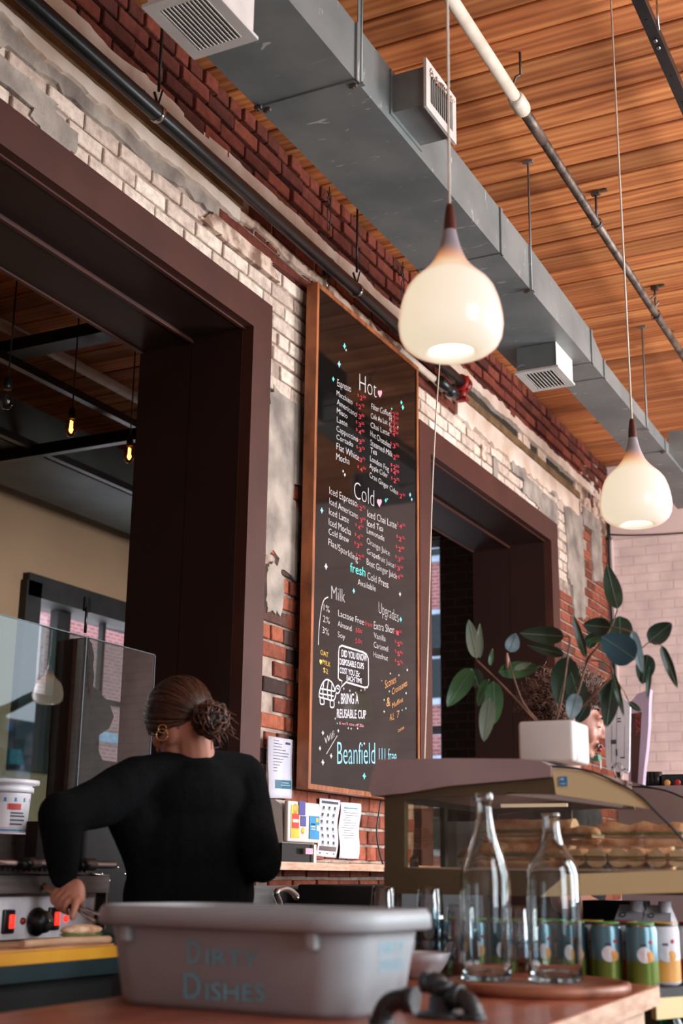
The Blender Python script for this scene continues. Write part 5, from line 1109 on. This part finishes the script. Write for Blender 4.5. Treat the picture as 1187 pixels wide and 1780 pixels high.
# ============================================================ ON TOP OF THE CASE
zt=onY(905,1319,2.985).z+.0005
plant=thing('potted_rubber_plant',(1.785,3.165,zt),'rubber plant with glossy dark leaves in a square white pot','potted plant')
PY0=3.095; pl=onY(900,1290,PY0).x; pr_=onY(996,1290,PY0).x; ptop=onY(950,1252,PY0).z; pw=pr_-pl
b=mb('pot'); b.cbox(((pl+pr_)/2,PY0+pw/2,(zt+ptop)/2),(pw,pw,ptop-zt),bev=.009); b.build('square_pot',plant)
b=mb('soil'); b.box((pl+.012,PY0+.012,ptop-.004),(pr_-.012,PY0+pw-.012,ptop+.0015)); b.build('soil',plant)
b=mb('chalk_pink'); p=onX(1004,1318,pr_+.0005); b.box((pr_+.0002,p.y-.004,zt+.004),(pr_+.0008,p.y+.004,zt+.02)); b.build('pink_smudge',plant)
PC=V(((pl+pr_)/2,PY0+pw/2,0))
def pp6(x,y): return (587+x/1.978,900+y/1.978)
def P6(x,y,Y=3.17): return onY(*pp6(x,y),Y)
def leaf(bx,by,tx,ty,w,mt,dy=0,fold=.25,curl=.12,yt=0,lean=0):
    Yb=3.17+dy; base=P6(bx,by,Yb); tip=P6(tx,ty,Yb+yt); L=(tip-base).length; d=(tip-base).normalized()
    view=((base+tip)/2-CC).normalized(); side=d.cross(view).normalized(); nrm=side.cross(d).normalized()
    if lean: R_=Matrix.Rotation(lean,3,d); side=R_@side; nrm=R_@nrm
    W=w/1.978/2*(tip-CC).length/FP/max(.35,math.cos(lean)); b=mb(mt); n=12; o=len(b.v); ctr=[]
    for i in range(n+1):
        t=i/n; wd=W*(math.sin(PI*min(1,t**.82))**.62)*(1-.15*t) if 0<t<1 else 0; wd=max(wd,W*.02)
        c=base+d*L*t+nrm*(L*curl*math.sin(PI*t)); ctr.append(c)
        for s in (-1,-.5,0,.5,1): b.v.append(tuple(c+side*wd*s*1.0-nrm*(abs(s)*wd*fold)))
    for i in range(n):
        for j in range(4): q=o+i*5+j; b.face([q,q+1,q+6,q+5],True)
    # give the blade a thickness
    k=len(b.v)-o; base_f=[f for f in b.f]; 
    b.v+=[tuple(V(p)+nrm*.0009) for p in b.v[o:o+k]]
    for f in base_f: b.face([x+k for x in f][::-1],True)
    lf=b.build('leaf',plant,fix=False)
    b=mb('vein'); b.tube([c-nrm*.0010 for c in ctr],.0009,5); b.build('midrib',lf)
D,G,Y_,BL,TE='leaf_dark','leaf_green','leaf_grey','leaf_blue','leaf_teal'
for a in ((962,314,925,163,62,D,.02,.2,.1),(778,408,626,397,66,D,.0,.15,.12),(778,470,652,438,40,D,.03,.2,.15),(478,484,450,350,50,Y_,0,.15,.1),(488,482,488,364,26,Y_,.01,.5,.1),
  (524,508,532,450,18,G,0,.3,.1),(460,518,376,650,72,G,0,.15,.14),(462,520,488,590,58,D,.03,.2,.1),(522,620,502,770,58,Y_,-.03,.15,.1),(520,555,482,648,46,G,.01,.2,.1),(535,562,540,708,68,G,-.01,.15,.1),
  (592,462,612,397,52,BL,-.01,.1,.1),(552,530,692,514,62,G,.0,.2,.18),(606,520,665,500,22,Y_,-.03,.2,.1),(853,482,808,334,30,D,-.02,.6,.08),(938,378,842,368,66,D,.0,.2,.15),(918,398,852,425,44,G,.02,.2,.1),
  (968,338,975,455,88,D,.04,.15,.1),(1022,486,906,408,112,TE,-.05,.12,.12),(1014,386,1048,534,38,BL,-.04,.35,.12),(1068,426,1148,362,72,D,0,.15,.1),(1112,438,1168,586,34,D,-.02,.6,.12),
  (1066,470,1046,572,68,D,.02,.2,.1),(1072,512,1064,622,20,D,0,.6,.1),(795,478,758,642,96,D,.05,.15,.1),(802,532,852,694,76,D,.06,.2,.1),(822,604,800,694,58,BL,-.06,.15,.1),
  (944,566,924,720,66,D,-.04,.15,.1),(946,536,984,684,24,D,-.03,.6,-.2),(1000,634,1043,666,22,D,0,.4,.1),(858,640,820,706,52,D,.02,.2,.1),(880,400,862,450,46,D,.05,.2,.1),(935,400,1005,360,50,D,.06,.2,.1),(960,560,905,640,70,D,.05,.2,.1)): leaf(*a)
def stem(L,r0,r1,mt='stem',base=None):
    P=[P6(*p) for p in L]
    if base is not None: P=[V((PC.x+base[0],PC.y+base[1],ptop-.002))]+P
    P=spline(P,6); n=len(P); b=mb(mt); b.tube(P,r0,8,radii=[r0+(r1-r0)*i/(n-1) for i in range(n)]); b.build('stem',plant)
stem([(640,655),(560,570),(475,488)],.0034,.0022,base=(-.04,0)); stem([(640,640),(612,570),(595,515),(585,470)],.0024,.0016,base=(-.035,.01)); stem([(757,680),(775,590),(790,480),(797,415),(780,408)],.0030,.0018,base=(.0,0))
stem([(826,600),(860,490),(905,430),(940,375),(962,315)],.0034,.002,base=(.03,.01)); stem([(850,640),(900,590),(945,535),(920,500),(872,490)],.0024,.0016,base=(.035,0)); stem([(835,655),(880,645),(970,643)],.0016,.001,base=(.04,.01))
stem([(1022,470),(1055,440),(1075,428),(1112,438)],.0018,.0012); stem([(940,375),(1020,400),(1040,470),(1022,486)],.002,.0014); stem([(905,430),(860,480),(850,505)],.0016,.001); stem([(1000,634),(985,600),(946,536)],.0014,.001)
b=mb('bud'); b.tube([P6(582,465),P6(585,490),P6(583,520)],.004,8,radii=[.002,.005,.002]); b.build('bud',plant)
# small things on the case top
P=onY(1027,1330,3.30); gc=thing('cup',(P.x,3.36,zt),'small clear cup with green folded lid right of the white pot','cup'); b=mb('pane'); b.lathe([(.010,0),(.012,.021)],(P.x,3.36,zt),18); b.build('cup_body',gc); b=mb('can_lime'); b.use(pbr('green_lid',(20,110,70),rough=.4)); b.prism([V((P.x-.014,3.345,zt+.022)),V((P.x+.008,3.345,zt+.021)),V((P.x+.006,3.345,zt+.038)),V((P.x-.004,3.345,zt+.032))],(0,.03,0)); b.build('green_lid',gc)
YP=3.55
brd=thing('white_panel',(1.87,YP,zt),'white rounded plastic panel with a wire ring standing on the case','panel')
def rpoly(L,r,y):
    out=[]; n=len(L)
    for i in range(n):
        a=V(L[i-1]+(0,));c=V(L[i]+(0,));d=V(L[(i+1)%n]+(0,)); p=c+(a-c).normalized()*r; q=c+(d-c).normalized()*r
        for k in range(5): t=k/4; s=p*(1-t)**2+c*2*t*(1-t)+q*t*t; out.append(onY(s.x,s.y,y))
    return out
b=mb('white_plastic'); b.prism(rpoly([(1080,1210),(1095,1222),(1093,1346),(1054,1338),(1051,1258)],9,YP),(0,.012,0)); b.build('panel_body',brd)
b=mb('ink')
for L in ([(1072,1236),(1071,1330)],[(1063,1262),(1063,1325)],[(1086,1262),(1085,1318)]): b.tube([onY(x,y,YP-.001) for x,y in L],.0003,4)
for x0,y0_,x1,y1_ in ((1062,1286,1071,1293),(1070,1302,1073,1314),(1078,1316,1086,1318),(1073,1248,1079,1250),(1073,1253,1079,1255),(1063,1332,1066,1335),(1084,1336,1087,1338),(1090,1337,1092,1339)): A=onY(x0,y0_,YP-.001); B=onY(x1,y1_,YP-.001); b.box((A.x,YP-.0015,B.z),(B.x,YP-.0003,A.z))
b.build('printed_marks',brd)
b=mb('chrome'); cc=onY(1075,1339,YP-.006); b.tube([cc+V((.011*math.cos(t),0,.021*math.sin(t))) for t in [2*PI*i/20 for i in range(21)]],.0012,6); b.build('wire_ring',brd)
bag=thing('paper_bag',(1.93,3.66,zt-.03),'tall mauve paper sleeve with dark red lettering standing behind the white panel','bag')
b=mb('mauve'); b.use(pbr('bag_mauve',(176,150,168),(190,166,182),scale=5,rough=.8)); P=[onY(x,y,3.64) for x,y in ((1094,1222),(1108,1206),(1130,1198),(1128,1220),(1127,1260),(1124,1300),(1119,1340),(1117,1365),(1092,1365),(1093,1300))]; b.prism(P,(0,.03,0)); b.build('bag_body',bag)
b=mb('steel_frame'); P=[onY(x,y,3.638) for x,y in ((1096,1241),(1115,1238),(1108,1362),(1097,1362))]; b.prism(P,(0,.0015,0)); b.build('brown_label',bag)
b=mb('red_print'); A=onY(1105,1240,3.637); Bq=onY(1105,1278,3.637); T=onY(1113,1240,3.637); letter(b,'EZA.',A,Bq,T); b.build('label_lettering',bag,fix=False)
# cabinet at the back with dark things on it
YK=4.45; P=onY(1130,1366,YK); cz=P.z
b=mb('mauve'); b.box((1.60,YK,0),(3.0,YK+.45,cz)); tag(b.build('rear_cabinet'),'pale cabinet behind the pastry case in front of the painted brick wall','cabinet')
for i,px in enumerate((1120,1127,1134,1141)):
    p=onY(px,1350,YK+.1); b=mb('black'); h=onY(px,1342,YK+.1).z-cz; b.lathe([(0,0),(.018,0),(.02,h),(.016,h),(.015,.01)],(p.x,YK+.1,cz),16); o=b.build('black_cup'); tag(o,'dark ribbed cup on the rear cabinet, %s of four'%('first second third fourth'.split()[i]),'cup','dark cups on the rear cabinet')
p=onY(1152,1347,YK+.1); b=mb('teal_dark'); h=p.z-cz; b.box((p.x,YK+.08,cz),(p.x+.3,YK+.3,cz+h)); sb=b.build('dark_crate'); tag(sb,'dark box with bright packets at the right edge on the rear cabinet','box')
for i in range(5):
    b=mb(('can_orange','can_red','blue_print','street_teal','yellow_print')[i]); q=V((p.x+.02+i*.035,YK+.07,cz+.013)); b.ball(q,(.012,.004,.012),10,7); tag(b.build('packet'),'%s packet in front of the dark box at the right edge'%('orange','red','blue','teal','yellow')[i],'packet')
# ============================================================ PEOPLE
def baked(b,name,parent,vox,sm=4,disp=0):
    ob=b.build(name,None,fix=False)
    m=ob.modifiers.new('r','REMESH'); m.mode='VOXEL'; m.voxel_size=vox; m.use_smooth_shade=True
    if sm: s=ob.modifiers.new('s','SMOOTH'); s.factor=.6; s.iterations=sm
    dg=bpy.context.evaluated_depsgraph_get(); dg.update(); me=bpy.data.meshes.new_from_object(ob.evaluated_get(dg))
    ob.modifiers.clear(); old=ob.data; ob.data=me; bpy.data.meshes.remove(old)
    if not me.materials: me.materials.append(b.mats[0])
    if disp:
        for v in me.vertices:
            p=v.co; k=noise.noise(V((p.x*9,p.y*9,p.z*5)))+.5*noise.noise(V((p.x*22,p.y*22,p.z*9))); v.co=p+v.normal*(k*disp)
    for p in me.polygons: p.use_smooth=True
    if parent is not None: adopt(ob,parent)
    return ob
def frame(f,upv=V((0,0,1))):
    f=V(f).normalized(); l=upv.cross(f).normalized(); u=f.cross(l).normalized(); return f,l,u   # forward, left, up
def headprims(b,H,f,l,u,k=1.0):
    R3=Matrix((l,f,u)).transposed()
    P=lambda a,c,d:H+l*(a*k)+f*(c*k)+u*(d*k)
    E=lambda a,c,d,r:b.ball(P(a,c,d),tuple(x*k for x in r),20,14,R3)
    E(0,-.012,.02,(.074,.094,.088)); E(0,.03,-.005,(.062,.066,.082)); E(0,.038,-.062,(.05,.05,.045)); E(0,.072,-.092,(.02,.018,.016)); E(0,.062,-.08,(.034,.03,.024))
    E(.034,.062,-.025,(.024,.024,.03)); E(-.034,.062,-.025,(.024,.024,.03)); E(0,.078,.03,(.05,.02,.014))
    b.cone(P(0,.088,.02),.009*k,P(0,.112,-.018),.0125*k); E(.012,.099,-.024,(.009,.011,.008)); E(-.012,.099,-.024,(.009,.011,.008))
    E(0,.094,-.048,(.022,.012,.008)); E(0,.09,-.060,(.02,.012,.009))
    for s in (1,-1):
        E(s*.030,.079,.008,(.014,.011,.010)); E(s*.074,-.008,-.008,(.008,.018,.030)); E(s*.078,-.014,.006,(.007,.015,.018))
        E(s*.048,.0,-.045,(.02,.04,.04))
    return P
# ---- person with brown bun in a black jumper
T=V((math.cos(math.radians(153)),math.sin(math.radians(153)),0)); Lv=V((-T.y,T.x,0))
Nk=onY(341,1312,3.06)
wom=thing('person',(Nk.x,Nk.y,0),'person in a black jumper with a low brown bun, seen from behind over the grill','person')
SL=onY(236,1352,2.91); SR=onY(424,1346,3.20); EL=onY(106,1416,2.68); WL=onY(112,1528,2.76); ER=onY(452,1500,3.13); WR2=ER+T*.2+V((-.02,0,-.02))
pel=V((Nk.x-T.x*.02+.0,Nk.y-T.y*.02,.98)); 
H=onY(311,1252,3.02); hf=V((math.cos(math.radians(161))*.82,math.sin(math.radians(161))*.82,-.57)); hf,hl,hu=frame(hf)
b=mb('skin')
headprims(b,H,hf,hl,hu,.97)
b.cone(H-hu*.05-hf*.03,.052,Nk+V((0,0,-.02)),.056); b.cone(Nk+V((0,0,-.02)),.054,Nk-V((0,0,.16)),.09)
b.cone(SL,.045,SR,.045); b.cone(SL,.042,EL,.034); b.cone(EL,.034,WL,.024); b.cone(SR,.042,ER,.034); b.cone(ER,.034,WR2,.024)
RT=Matrix((Lv,T,V((0,0,1)))).transposed()
for dz,r in ((-.2,(.14,.09,.16)),(-.38,(.115,.08,.14))): b.ball(Nk+V((0,0,dz)),r,20,14,RT)
b.ball(pel,(.15,.1,.14),20,14,RT)
for s in (1,-1):
    hp=pel+Lv*(.09*s); kn=V((hp.x+T.x*.03,hp.y+T.y*.03,.5)); an=V((hp.x-T.x*.02,hp.y-T.y*.02,.09)); b.cone(hp,.08,kn,.055); b.cone(kn,.054,an,.038); b.cone(an-V((0,0,.04)),.035,an+T*.15-V((0,0,.06)),.025)
# gripping left hand
AX0=onY(80,1543,2.775); AX1=onY(158,1597,2.715); ax=(AX1-AX0).normalized()
HC=onY(120,1563,2.75); HC=AX0+ax*((HC-AX0).dot(ax))
toC=(CC-HC).normalized(); e1=(toC-ax*toC.dot(ax)).normalized(); e2=ax.cross(e1).normalized()
if e2.z<0: e2=-e2
def ringp(s,a,r): return HC+ax*s+e1*(r*math.cos(a))+e2*(r*math.sin(a))
pc_=HC+ax*.008+e2*.026-e1*.004
b.ball(pc_,(.028,.020,.040),16,10); b.cone(WL-V((0,0,.005)),.022,pc_+V((0,0,.008)),.022); b.cone(pc_+e2*.004-ax*.018,.014,pc_-ax*.028-e2*.005,.011); b.ball(pc_-ax*.012,(.024,.02,.022),14,10)
for k in range(4):
    s=-.036+k*.0205; R_=.0205; pts=[ringp(s*.8,PI*.50,.030)]+[ringp(s,PI*(.42-i*.2),R_+(.002 if k in(1,2) else 0)) for i in range(1+(5 if k<3 else 6))]
    rad=[.0095,.0092,.0088,.0085,.0080,.0076,.0072,.007][:len(pts)]
    for i in range(len(pts)-1): b.cone(pts[i],rad[i],pts[i+1],rad[i+1],10)
th=[pc_+ax*.022-e2*.004,HC+ax*.044+e2*.012+e1*.012,HC+ax*.058+e1*.014-e2*.004,HC+ax*.066+e1*.012-e2*.022]
for i in range(3): b.cone(th[i],.0125-.0012*i,th[i+1],.0113-.0012*i,10)
# resting right hand (hidden by the body)
fw=(WR2-ER).normalized(); b.ball(WR2+fw*.05,(.03,.03,.02),14,10)
for k in range(4): q=WR2+fw*.075+V((0,0,0))+fw.cross(V((0,0,1)))*(-.027+k*.018); b.cone(q,.0088,q+fw*(.035+.008*(k in(1,2)))-V((0,0,.008)),.008,10); b.cone(q+fw*.04-V((0,0,.008)),.008,q+fw*.055-V((0,0,.03)),.007,10)
b.cone(WR2+fw*.03+fw.cross(V((0,0,1)))*.03,.011,WR2+fw*.07+fw.cross(V((0,0,1)))*.05,.009,10)
body=baked(b,'body',wom,.0052,3)
# jumper
b=mb('sweater')
b.cone(SL+V((0,0,-.012)),.064,SR+V((0,0,-.012)),.064); b.cone(SL+V((0,0,.0)),.058,Nk+V((0,0,-.052)),.072); b.cone(SR,.058,Nk+V((0,0,-.052)),.072); b.ball(Nk+V((0,0,-.045))-T*.01,(.10,.07,.045),20,14,RT)
for dz,r,of in ((-.13,(.17,.108,.12),0),(-.24,(.185,.12,.15),0),(-.37,(.19,.125,.15),.0),(-.50,(.195,.13,.15),0)): b.ball(Nk+V((0,0,dz))+T*of,r,24,16,RT)
mid=(SL+EL)/2+V((0,0,-.02)); b.cone(SL+V((0,0,-.015)),.070,mid,.064); b.cone(mid,.064,EL,.056); b.cone(EL,.057,EL.lerp(WL,.5),.048); b.cone(EL.lerp(WL,.5),.048,EL.lerp(WL,.94),.036)
b.cone(SL+V((0,0,-.10))+T*.0,.075,SL+V((.03,.05,-.22)),.07)
b.cone(SR+V((0,0,-.01)),.066,ER,.056); b.cone(ER,.056,ER+T*.14,.046)
b.cone(SR+V((0,0,-.08)),.07,ER+V((0,0,.05))-Lv*-.02,.06)
sw=baked(b,'jumper',wom,.0062,7,.006)
b=mb('jeans'); b.ball(pel+V((0,0,-.02)),(.168,.122,.16),20,14,RT)
for s in (1,-1):
    hp=pel+Lv*(.09*s); kn=V((hp.x+T.x*.03,hp.y+T.y*.03,.5)); an=V((hp.x-T.x*.02,hp.y-T.y*.02,.09)); b.cone(hp,.095,kn,.068); b.cone(kn,.067,an,.052)
baked(b,'trousers',wom,.008,4)
b=mb('shoe')
for s in (1,-1): hp=pel+Lv*(.09*s); an=V((hp.x-T.x*.02,hp.y-T.y*.02,.045)); b.cone(an,.045,an+T*.15-V((0,0,.008)),.036)
baked(b,'shoes',wom,.007,3)
# hair: cap, strands drawn back to the bun
hair=mb('hair_brown'); ER3=Matrix((hl,hf,hu)).transposed(); rad=V((.083,.104,.098)); HCN=H-hf*.008+hu*.018
Bn=onY(367,1250,HCN.y-.045); bd_=ER3.transposed()@(Bn-HCN); bd_.normalize()
def onhead(d,k=1.0): return HCN+ER3@V((d.x*rad.x*k,d.y*rad.y*k,d.z*rad.z*k))
rg_=random.Random(11)
fdir=V((0,.80,-.60)).normalized()
def allowed(d,m=0): return d.dot(fdir)<.50-m and d.z>-.80+m and not (abs(d.x)>.80 and d.z<-.12 and abs(d.y)<.45)
hair.tone=.05; o=len(hair.v); n1,n2=48,30
for j in range(n2+1):
    th_=PI*j/n2
    for i in range(n1): ph_=2*PI*i/n1; d=V((math.sin(th_)*math.cos(ph_),math.sin(th_)*math.sin(ph_),math.cos(th_))); hair.v.append(tuple(onhead(d,.985)))
for j in range(n2):
    for i in range(n1):
        th_=PI*(j+.5)/n2; ph_=2*PI*(i+.5)/n1; d=V((math.sin(th_)*math.cos(ph_),math.sin(th_)*math.sin(ph_),math.cos(th_)))
        if allowed(d,-.03): q=o+j*n1; i2=(i+1)%n1; hair.face([q+i,q+i2,q+n1+i2,q+n1+i],True)
def hairline(phi):
    while True:
        d=V((rg_.gauss(0,1),rg_.gauss(0,1),rg_.gauss(0,1))).normalized()
        if allowed(d): return d
for i in range(1100):
    a=hairline(0); t0=0; w=rg_.uniform(.985,1.035); side=V((rg_.uniform(-.06,.06),0,rg_.uniform(-.06,.06))); hair.tone=max(0,min(1,rg_.gauss(.36,.24)))
    pts=[]
    for j in range(9):
        t=t0+(1-t0)*j/8; d=a.lerp(bd_,t).normalized()+side*math.sin(PI*t)*.5; pts.append(onhead(d.normalized(),w+.02*math.sin(PI*t)))
    hair.tube(pts,.0014,4,radii=[.0008,.0015,.0019,.002,.002,.0019,.0018,.0016,.0012])
hair.tone=.1; hair.ball(Bn,(.036,.036,.04))
for i in range(150):
    hair.tone=max(0,min(1,rg_.gauss(.42,.27))); ax_=V((rg_.gauss(0,1),rg_.gauss(0,1),rg_.gauss(0,1))).normalized(); e=ax_.orthogonal().normalized(); g=ax_.cross(e); r_=rg_.uniform(.036,.049); off=ax_*rg_.uniform(-.015,.015); a0=rg_.uniform(0,2*PI); sp=rg_.uniform(1.5,4)
    hair.tube([Bn+off+(e*math.cos(a0+sp*j/9)+g*math.sin(a0+sp*j/9))*r_*(1+.08*math.sin(j)) for j in range(10)],.002,4,radii=[.0012]+[.0022]*8+[.001])
for i in range(70):
    hair.tone=max(0,min(1,rg_.gauss(.5,.25))); s=Bn+V((rg_.uniform(-.03,.03),rg_.uniform(-.03,.03),rg_.uniform(-.03,.03))); d=CR*rg_.uniform(0,.05)+V((0,0,-1))*rg_.uniform(.01,.055); hair.tube([s,s+d*.5+CR*.008,s+d+V((rg_.uniform(-.01,.01),0,0))],.001,4,radii=[.0018,.0014,.0005])
for i in range(26):   # loose strands at the temple and crown
    hair.tone=.4; a=hairline(rg_.uniform(-1.9,1.9)); p=onhead(a,1.0); hair.tube([p,p+hu*rg_.uniform(-.01,.02)+hl*rg_.uniform(-.01,.012),p-hu*rg_.uniform(.02,.05)+hf*rg_.uniform(-.01,.012)],.0006,3)
hair.build('hair',wom,fix=False)
b=mb('gold'); b.use(pbr('earring_gold',(226,180,130),metal=1,rough=.2)); ep=H+hl*.082-hu*.048-hf*.012
for r_,dz in ((.011,0),(.0155,-.016)):
    c=ep+V((0,0,dz)); e=CR; g=V((0,0,1)); b.tube([c+e*r_*math.cos(t)+g*r_*math.sin(t) for t in [2*PI*i/22 for i in range(23)]],.0014,6)
b.build('earring',wom)
b=mb('ink'); nb=Nk+V((0,0,.028)); b.tube([nb+Lv*(.062*math.cos(t))-T*(.058*math.sin(t))+V((0,0,-.012*math.sin(t))) for t in [PI*i/16 for i in range(17)]],.0011,5); b.build('necklace',wom)
# tool in the hand
b=mb('wax'); tg=thing('serving_tongs',HC,'metal tongs with a dull brass grip held in the left hand over the sandwich','tongs')
b.tube([AX0-ax*.01,HC+ax*.02],.006,10); b.use('black'); b.tube([AX0-ax*.03,AX0-ax*.008],.008,10); b.build('grip',tg)
b=mb('chrome'); b.tube([HC+ax*.02,AX1+ax*.02],.0045,8); b.tube([HC+ax*.02+e2*.006,AX1+ax*.03+e2*.02],.004,8); b.build('arms',tg)
# ---- person with curly hair behind the case
man=thing('person',(1.57,4.08,0),'person with big dark curly hair and moustache, face half hidden behind the rubber plant','person')
H2=onY(991,1256,4.05); mf=V((.86,.30,-.22)); mf,ml,mu=frame(mf)
b=mb('skin'); headprims(b,H2,mf,ml,mu,1.02)
mn=H2-V((mf.x*.03,mf.y*.03,.16)); b.cone(H2-mu*.05-mf*.02,.055,mn,.06)
mT=V((mf.x,mf.y,0)).normalized(); mL=V((-mT.y,mT.x,0)); RM=Matrix((mL,mT,V((0,0,1)))).transposed()
for dz,r in ((-.14,(.17,.10,.12)),(-.3,(.16,.11,.18)),(-.5,(.14,.1,.16)),(-.68,(.15,.1,.14))): b.ball(mn+V((0,0,dz)),r,20,14,RM)
for s in (1,-1):
    sh=mn+mL*(.19*s)+V((0,0,-.09)); el=sh+V((0,0,-.28))-mT*.02; wr_=el+mT*.2+V((0,0,-.08))-mL*(.04*s); b.cone(sh,.055,el,.042); b.cone(el,.042,wr_,.028); b.ball(wr_+mT*.05,(.035,.045,.02),14,10)
    for k in range(4): q=wr_+mT*.08+mL*(-.028+k*.019); b.cone(q,.009,q+mT*.035-V((0,0,.01)),.0085,10); b.cone(q+mT*.035-V((0,0,.01)),.0085,q+mT*.05-V((0,0,.03)),.0075,10)
    b.cone(wr_+mT*.03-mL*(.03*s),.012,wr_+mT*.07-mL*(.045*s),.009,10)
    hp=V((mn.x,mn.y,.88))+mL*(.09*s); b.cone(hp+V((0,0,.04)),.09,V((hp.x,hp.y,.48)),.06); b.cone(V((hp.x,hp.y,.48)),.058,V((hp.x,hp.y,.08)),.042); b.cone(V((hp.x,hp.y,.035)),.035,V((hp.x,hp.y,.03))+mT*.16,.028)
baked(b,'body',man,.0055,3)
b=mb('shirt'); b.cone(mn+mL*.17+V((0,0,-.09)),.07,mn-mL*.17+V((0,0,-.09)),.07)
for dz,r in ((-.16,(.185,.12,.13)),(-.32,(.175,.125,.18)),(-.5,(.165,.12,.18)),(-.62,(.17,.12,.14))): b.ball(mn+V((0,0,dz)),r,20,14,RM)
for s in (1,-1): sh=mn+mL*(.19*s)+V((0,0,-.09)); el=sh+V((0,0,-.28))-mT*.02; b.cone(sh,.066,sh.lerp(el,.75),.058)
baked(b,'shirt',man,.008,5,.004)
b=mb('jeans'); b.ball(V((mn.x,mn.y,.92)),(.17,.125,.13),20,14,RM)
for s in (1,-1): hp=V((mn.x,mn.y,.88))+mL*(.09*s); b.cone(hp,.1,V((hp.x,hp.y,.48)),.07); b.cone(V((hp.x,hp.y,.48)),.07,V((hp.x,hp.y,.1)),.058)
baked(b,'trousers',man,.009,4)
hm=mb('hair_curly'); RH_=Matrix((ml,mf,mu)).transposed(); HC2=H2-mf*.012+mu*.03; hm.tone=.05
o=len(hm.v)
def capd(i,j):      # cap over crown and back of the head
    phi=2*PI*i/30; th=(j/14)*(1.25 if math.cos(phi)>0 else 2.15); return V((math.sin(th)*math.sin(phi),math.sin(th)*math.cos(phi),math.cos(th)))
for i in range(30):
    for j in range(15): d=capd(i,j); hm.v.append(tuple(HC2+RH_@V((d.x*.084,d.y*.1,d.z*.092))))
for i in range(30):
    for j in range(14): q=o+i*15+j; r_=o+((i+1)%30)*15+j; hm.face([q,r_,r_+1,q+1],True)
for i in range(1500):
    phi=rg_.uniform(0,2*PI); th=rg_.random()**.6*(1.22 if math.cos(phi)>.1 else 2.1); d=V((math.sin(th)*math.sin(phi),math.sin(th)*math.cos(phi),math.cos(th))); d=RH_@d
    k=rg_.uniform(.095,.155) if th<1.8 else rg_.uniform(.09,.12); c=HC2+d*k-mf*.012; e=d.orthogonal().normalized(); g=d.cross(e); R_=rg_.uniform(.005,.009); ph=rg_.uniform(0,6); hm.tone=max(0,min(1,rg_.gauss(.4,.25)))
    hm.tube([c+d*(-.03+.006*j)+(e*math.cos(ph+j*1.05)+g*math.sin(ph+j*1.05))*R_ for j in range(9)],.0011,4,radii=[.0011]*8+[.0004])
for i in range(60):
    a=rg_.uniform(-.9,.9); c=H2+mf*(.03+.0*a)+ml*(.0)+mu*.06; d=(mf*.6+mu*.5+ml*a).normalized(); c=H2+mu*.035+d*.088; hm.tone=.4; ph=rg_.uniform(0,6); e=mu; g=ml
    hm.tube([c-mu*.004*j+mf*(.006*math.cos(ph+j*.9))+ml*(.006*math.sin(ph+j*.9)) for j in range(9)],.0012,4)
hm.build('hair',man,fix=False)
b=mb('hair_curly'); 
for i in range(150):
    s=rg_.uniform(-.026,.026); p=H2+mf*(.107-abs(s)*.45)+ml*s+mu*(-.0385-rg_.uniform(0,.006)-abs(s)*.25); b.tone=rg_.random()*.5; b.tube([p,p+mf*.003-mu*.006+ml*(s*.1),p-mu*.013+mf*.001+ml*(s*.3)],.0007,3)
b.build('moustache',man,fix=False)
b=mb('hair_curly')
for i in range(120):
    a=rg_.uniform(-1,1); p=H2+mf*(.072+.02*math.cos(a*1.3))+ml*(a*.045)-mu*(.096-.012*abs(a)+rg_.uniform(0,.008)); b.tone=.3; b.tube([p,p-mu*.006+mf*.001],.0007,3)
b.build('chin_beard',man,fix=False)
b=mb('lips'); R3=Matrix((ml,mf,mu)).transposed(); b.ball(H2+mf*.1085-mu*.0515,(.019,.007,.0048),16,8,R3); b.ball(H2+mf*.1055-mu*.0625,(.017,.008,.0062),16,8,R3); b.build('lips',man)
b=mb('hair_curly',.1)
for s in (1,-1): b.ball(H2+mf*.096+ml*.03*s+mu*.033,(.018,.006,.004),12,6,R3); b.ball(H2+mf*.0915+ml*.031*s+mu*.004,(.011,.005,.0015),12,6,R3)
b.build('brows',man)
# ============================================================ LIGHT
w=bpy.data.worlds.new('world'); scn.world=w; w.use_nodes=True; wn=w.node_tree.nodes; bg=wn['Background']
tc=N(wn,'ShaderNodeTexCoord'); nz=N(wn,'ShaderNodeTexNoise'); nz.inputs['Scale'].default_value=2.2; nz.inputs['Detail'].default_value=6; cr=N(wn,'ShaderNodeValToRGB')
cr.color_ramp.elements[0].color=(.50,.66,.80,1); cr.color_ramp.elements[0].position=.4; cr.color_ramp.elements[1].color=(.9,.95,1,1); cr.color_ramp.elements[1].position=.65
w.node_tree.links.new(tc.outputs['Generated'],nz.inputs[0]); w.node_tree.links.new(nz.outputs[0],cr.inputs[0]); w.node_tree.links.new(cr.outputs[0],bg.inputs[0]); bg.inputs[1].default_value=3.6
def area(name,loc,target,sx,sy,power,c):
    d=bpy.data.lights.new(name,'AREA'); d.shape='RECTANGLE'; d.size=sx; d.size_y=sy; d.energy=power; d.color=c
    o=bpy.data.objects.new(name,d); col.objects.link(o); o.location=loc; o.rotation_euler=(V(target)-V(loc)).to_track_quat('-Z','Y').to_euler(); return o
cool=(.93,.96,1.0)
# daylight entering the street windows, from just outside each
PW=[110,150,620,0]
for (a,c),p in zip(WR,PW):
    if p: area('window_daylight',(RW+.32,(a+c)/2,2.6),(0,(a+c)/2,2.2),c-a-.1,2.9,p,cool)
area('window_daylight',(-4.35,8.9,2.8),(0,8.0,2.4),2.0,1.3,12,cool)
vs=scn.view_settings; vs.view_transform='Standard'; vs.look='None'; vs.exposure=0; vs.gamma=1; vs.use_curve_mapping=False
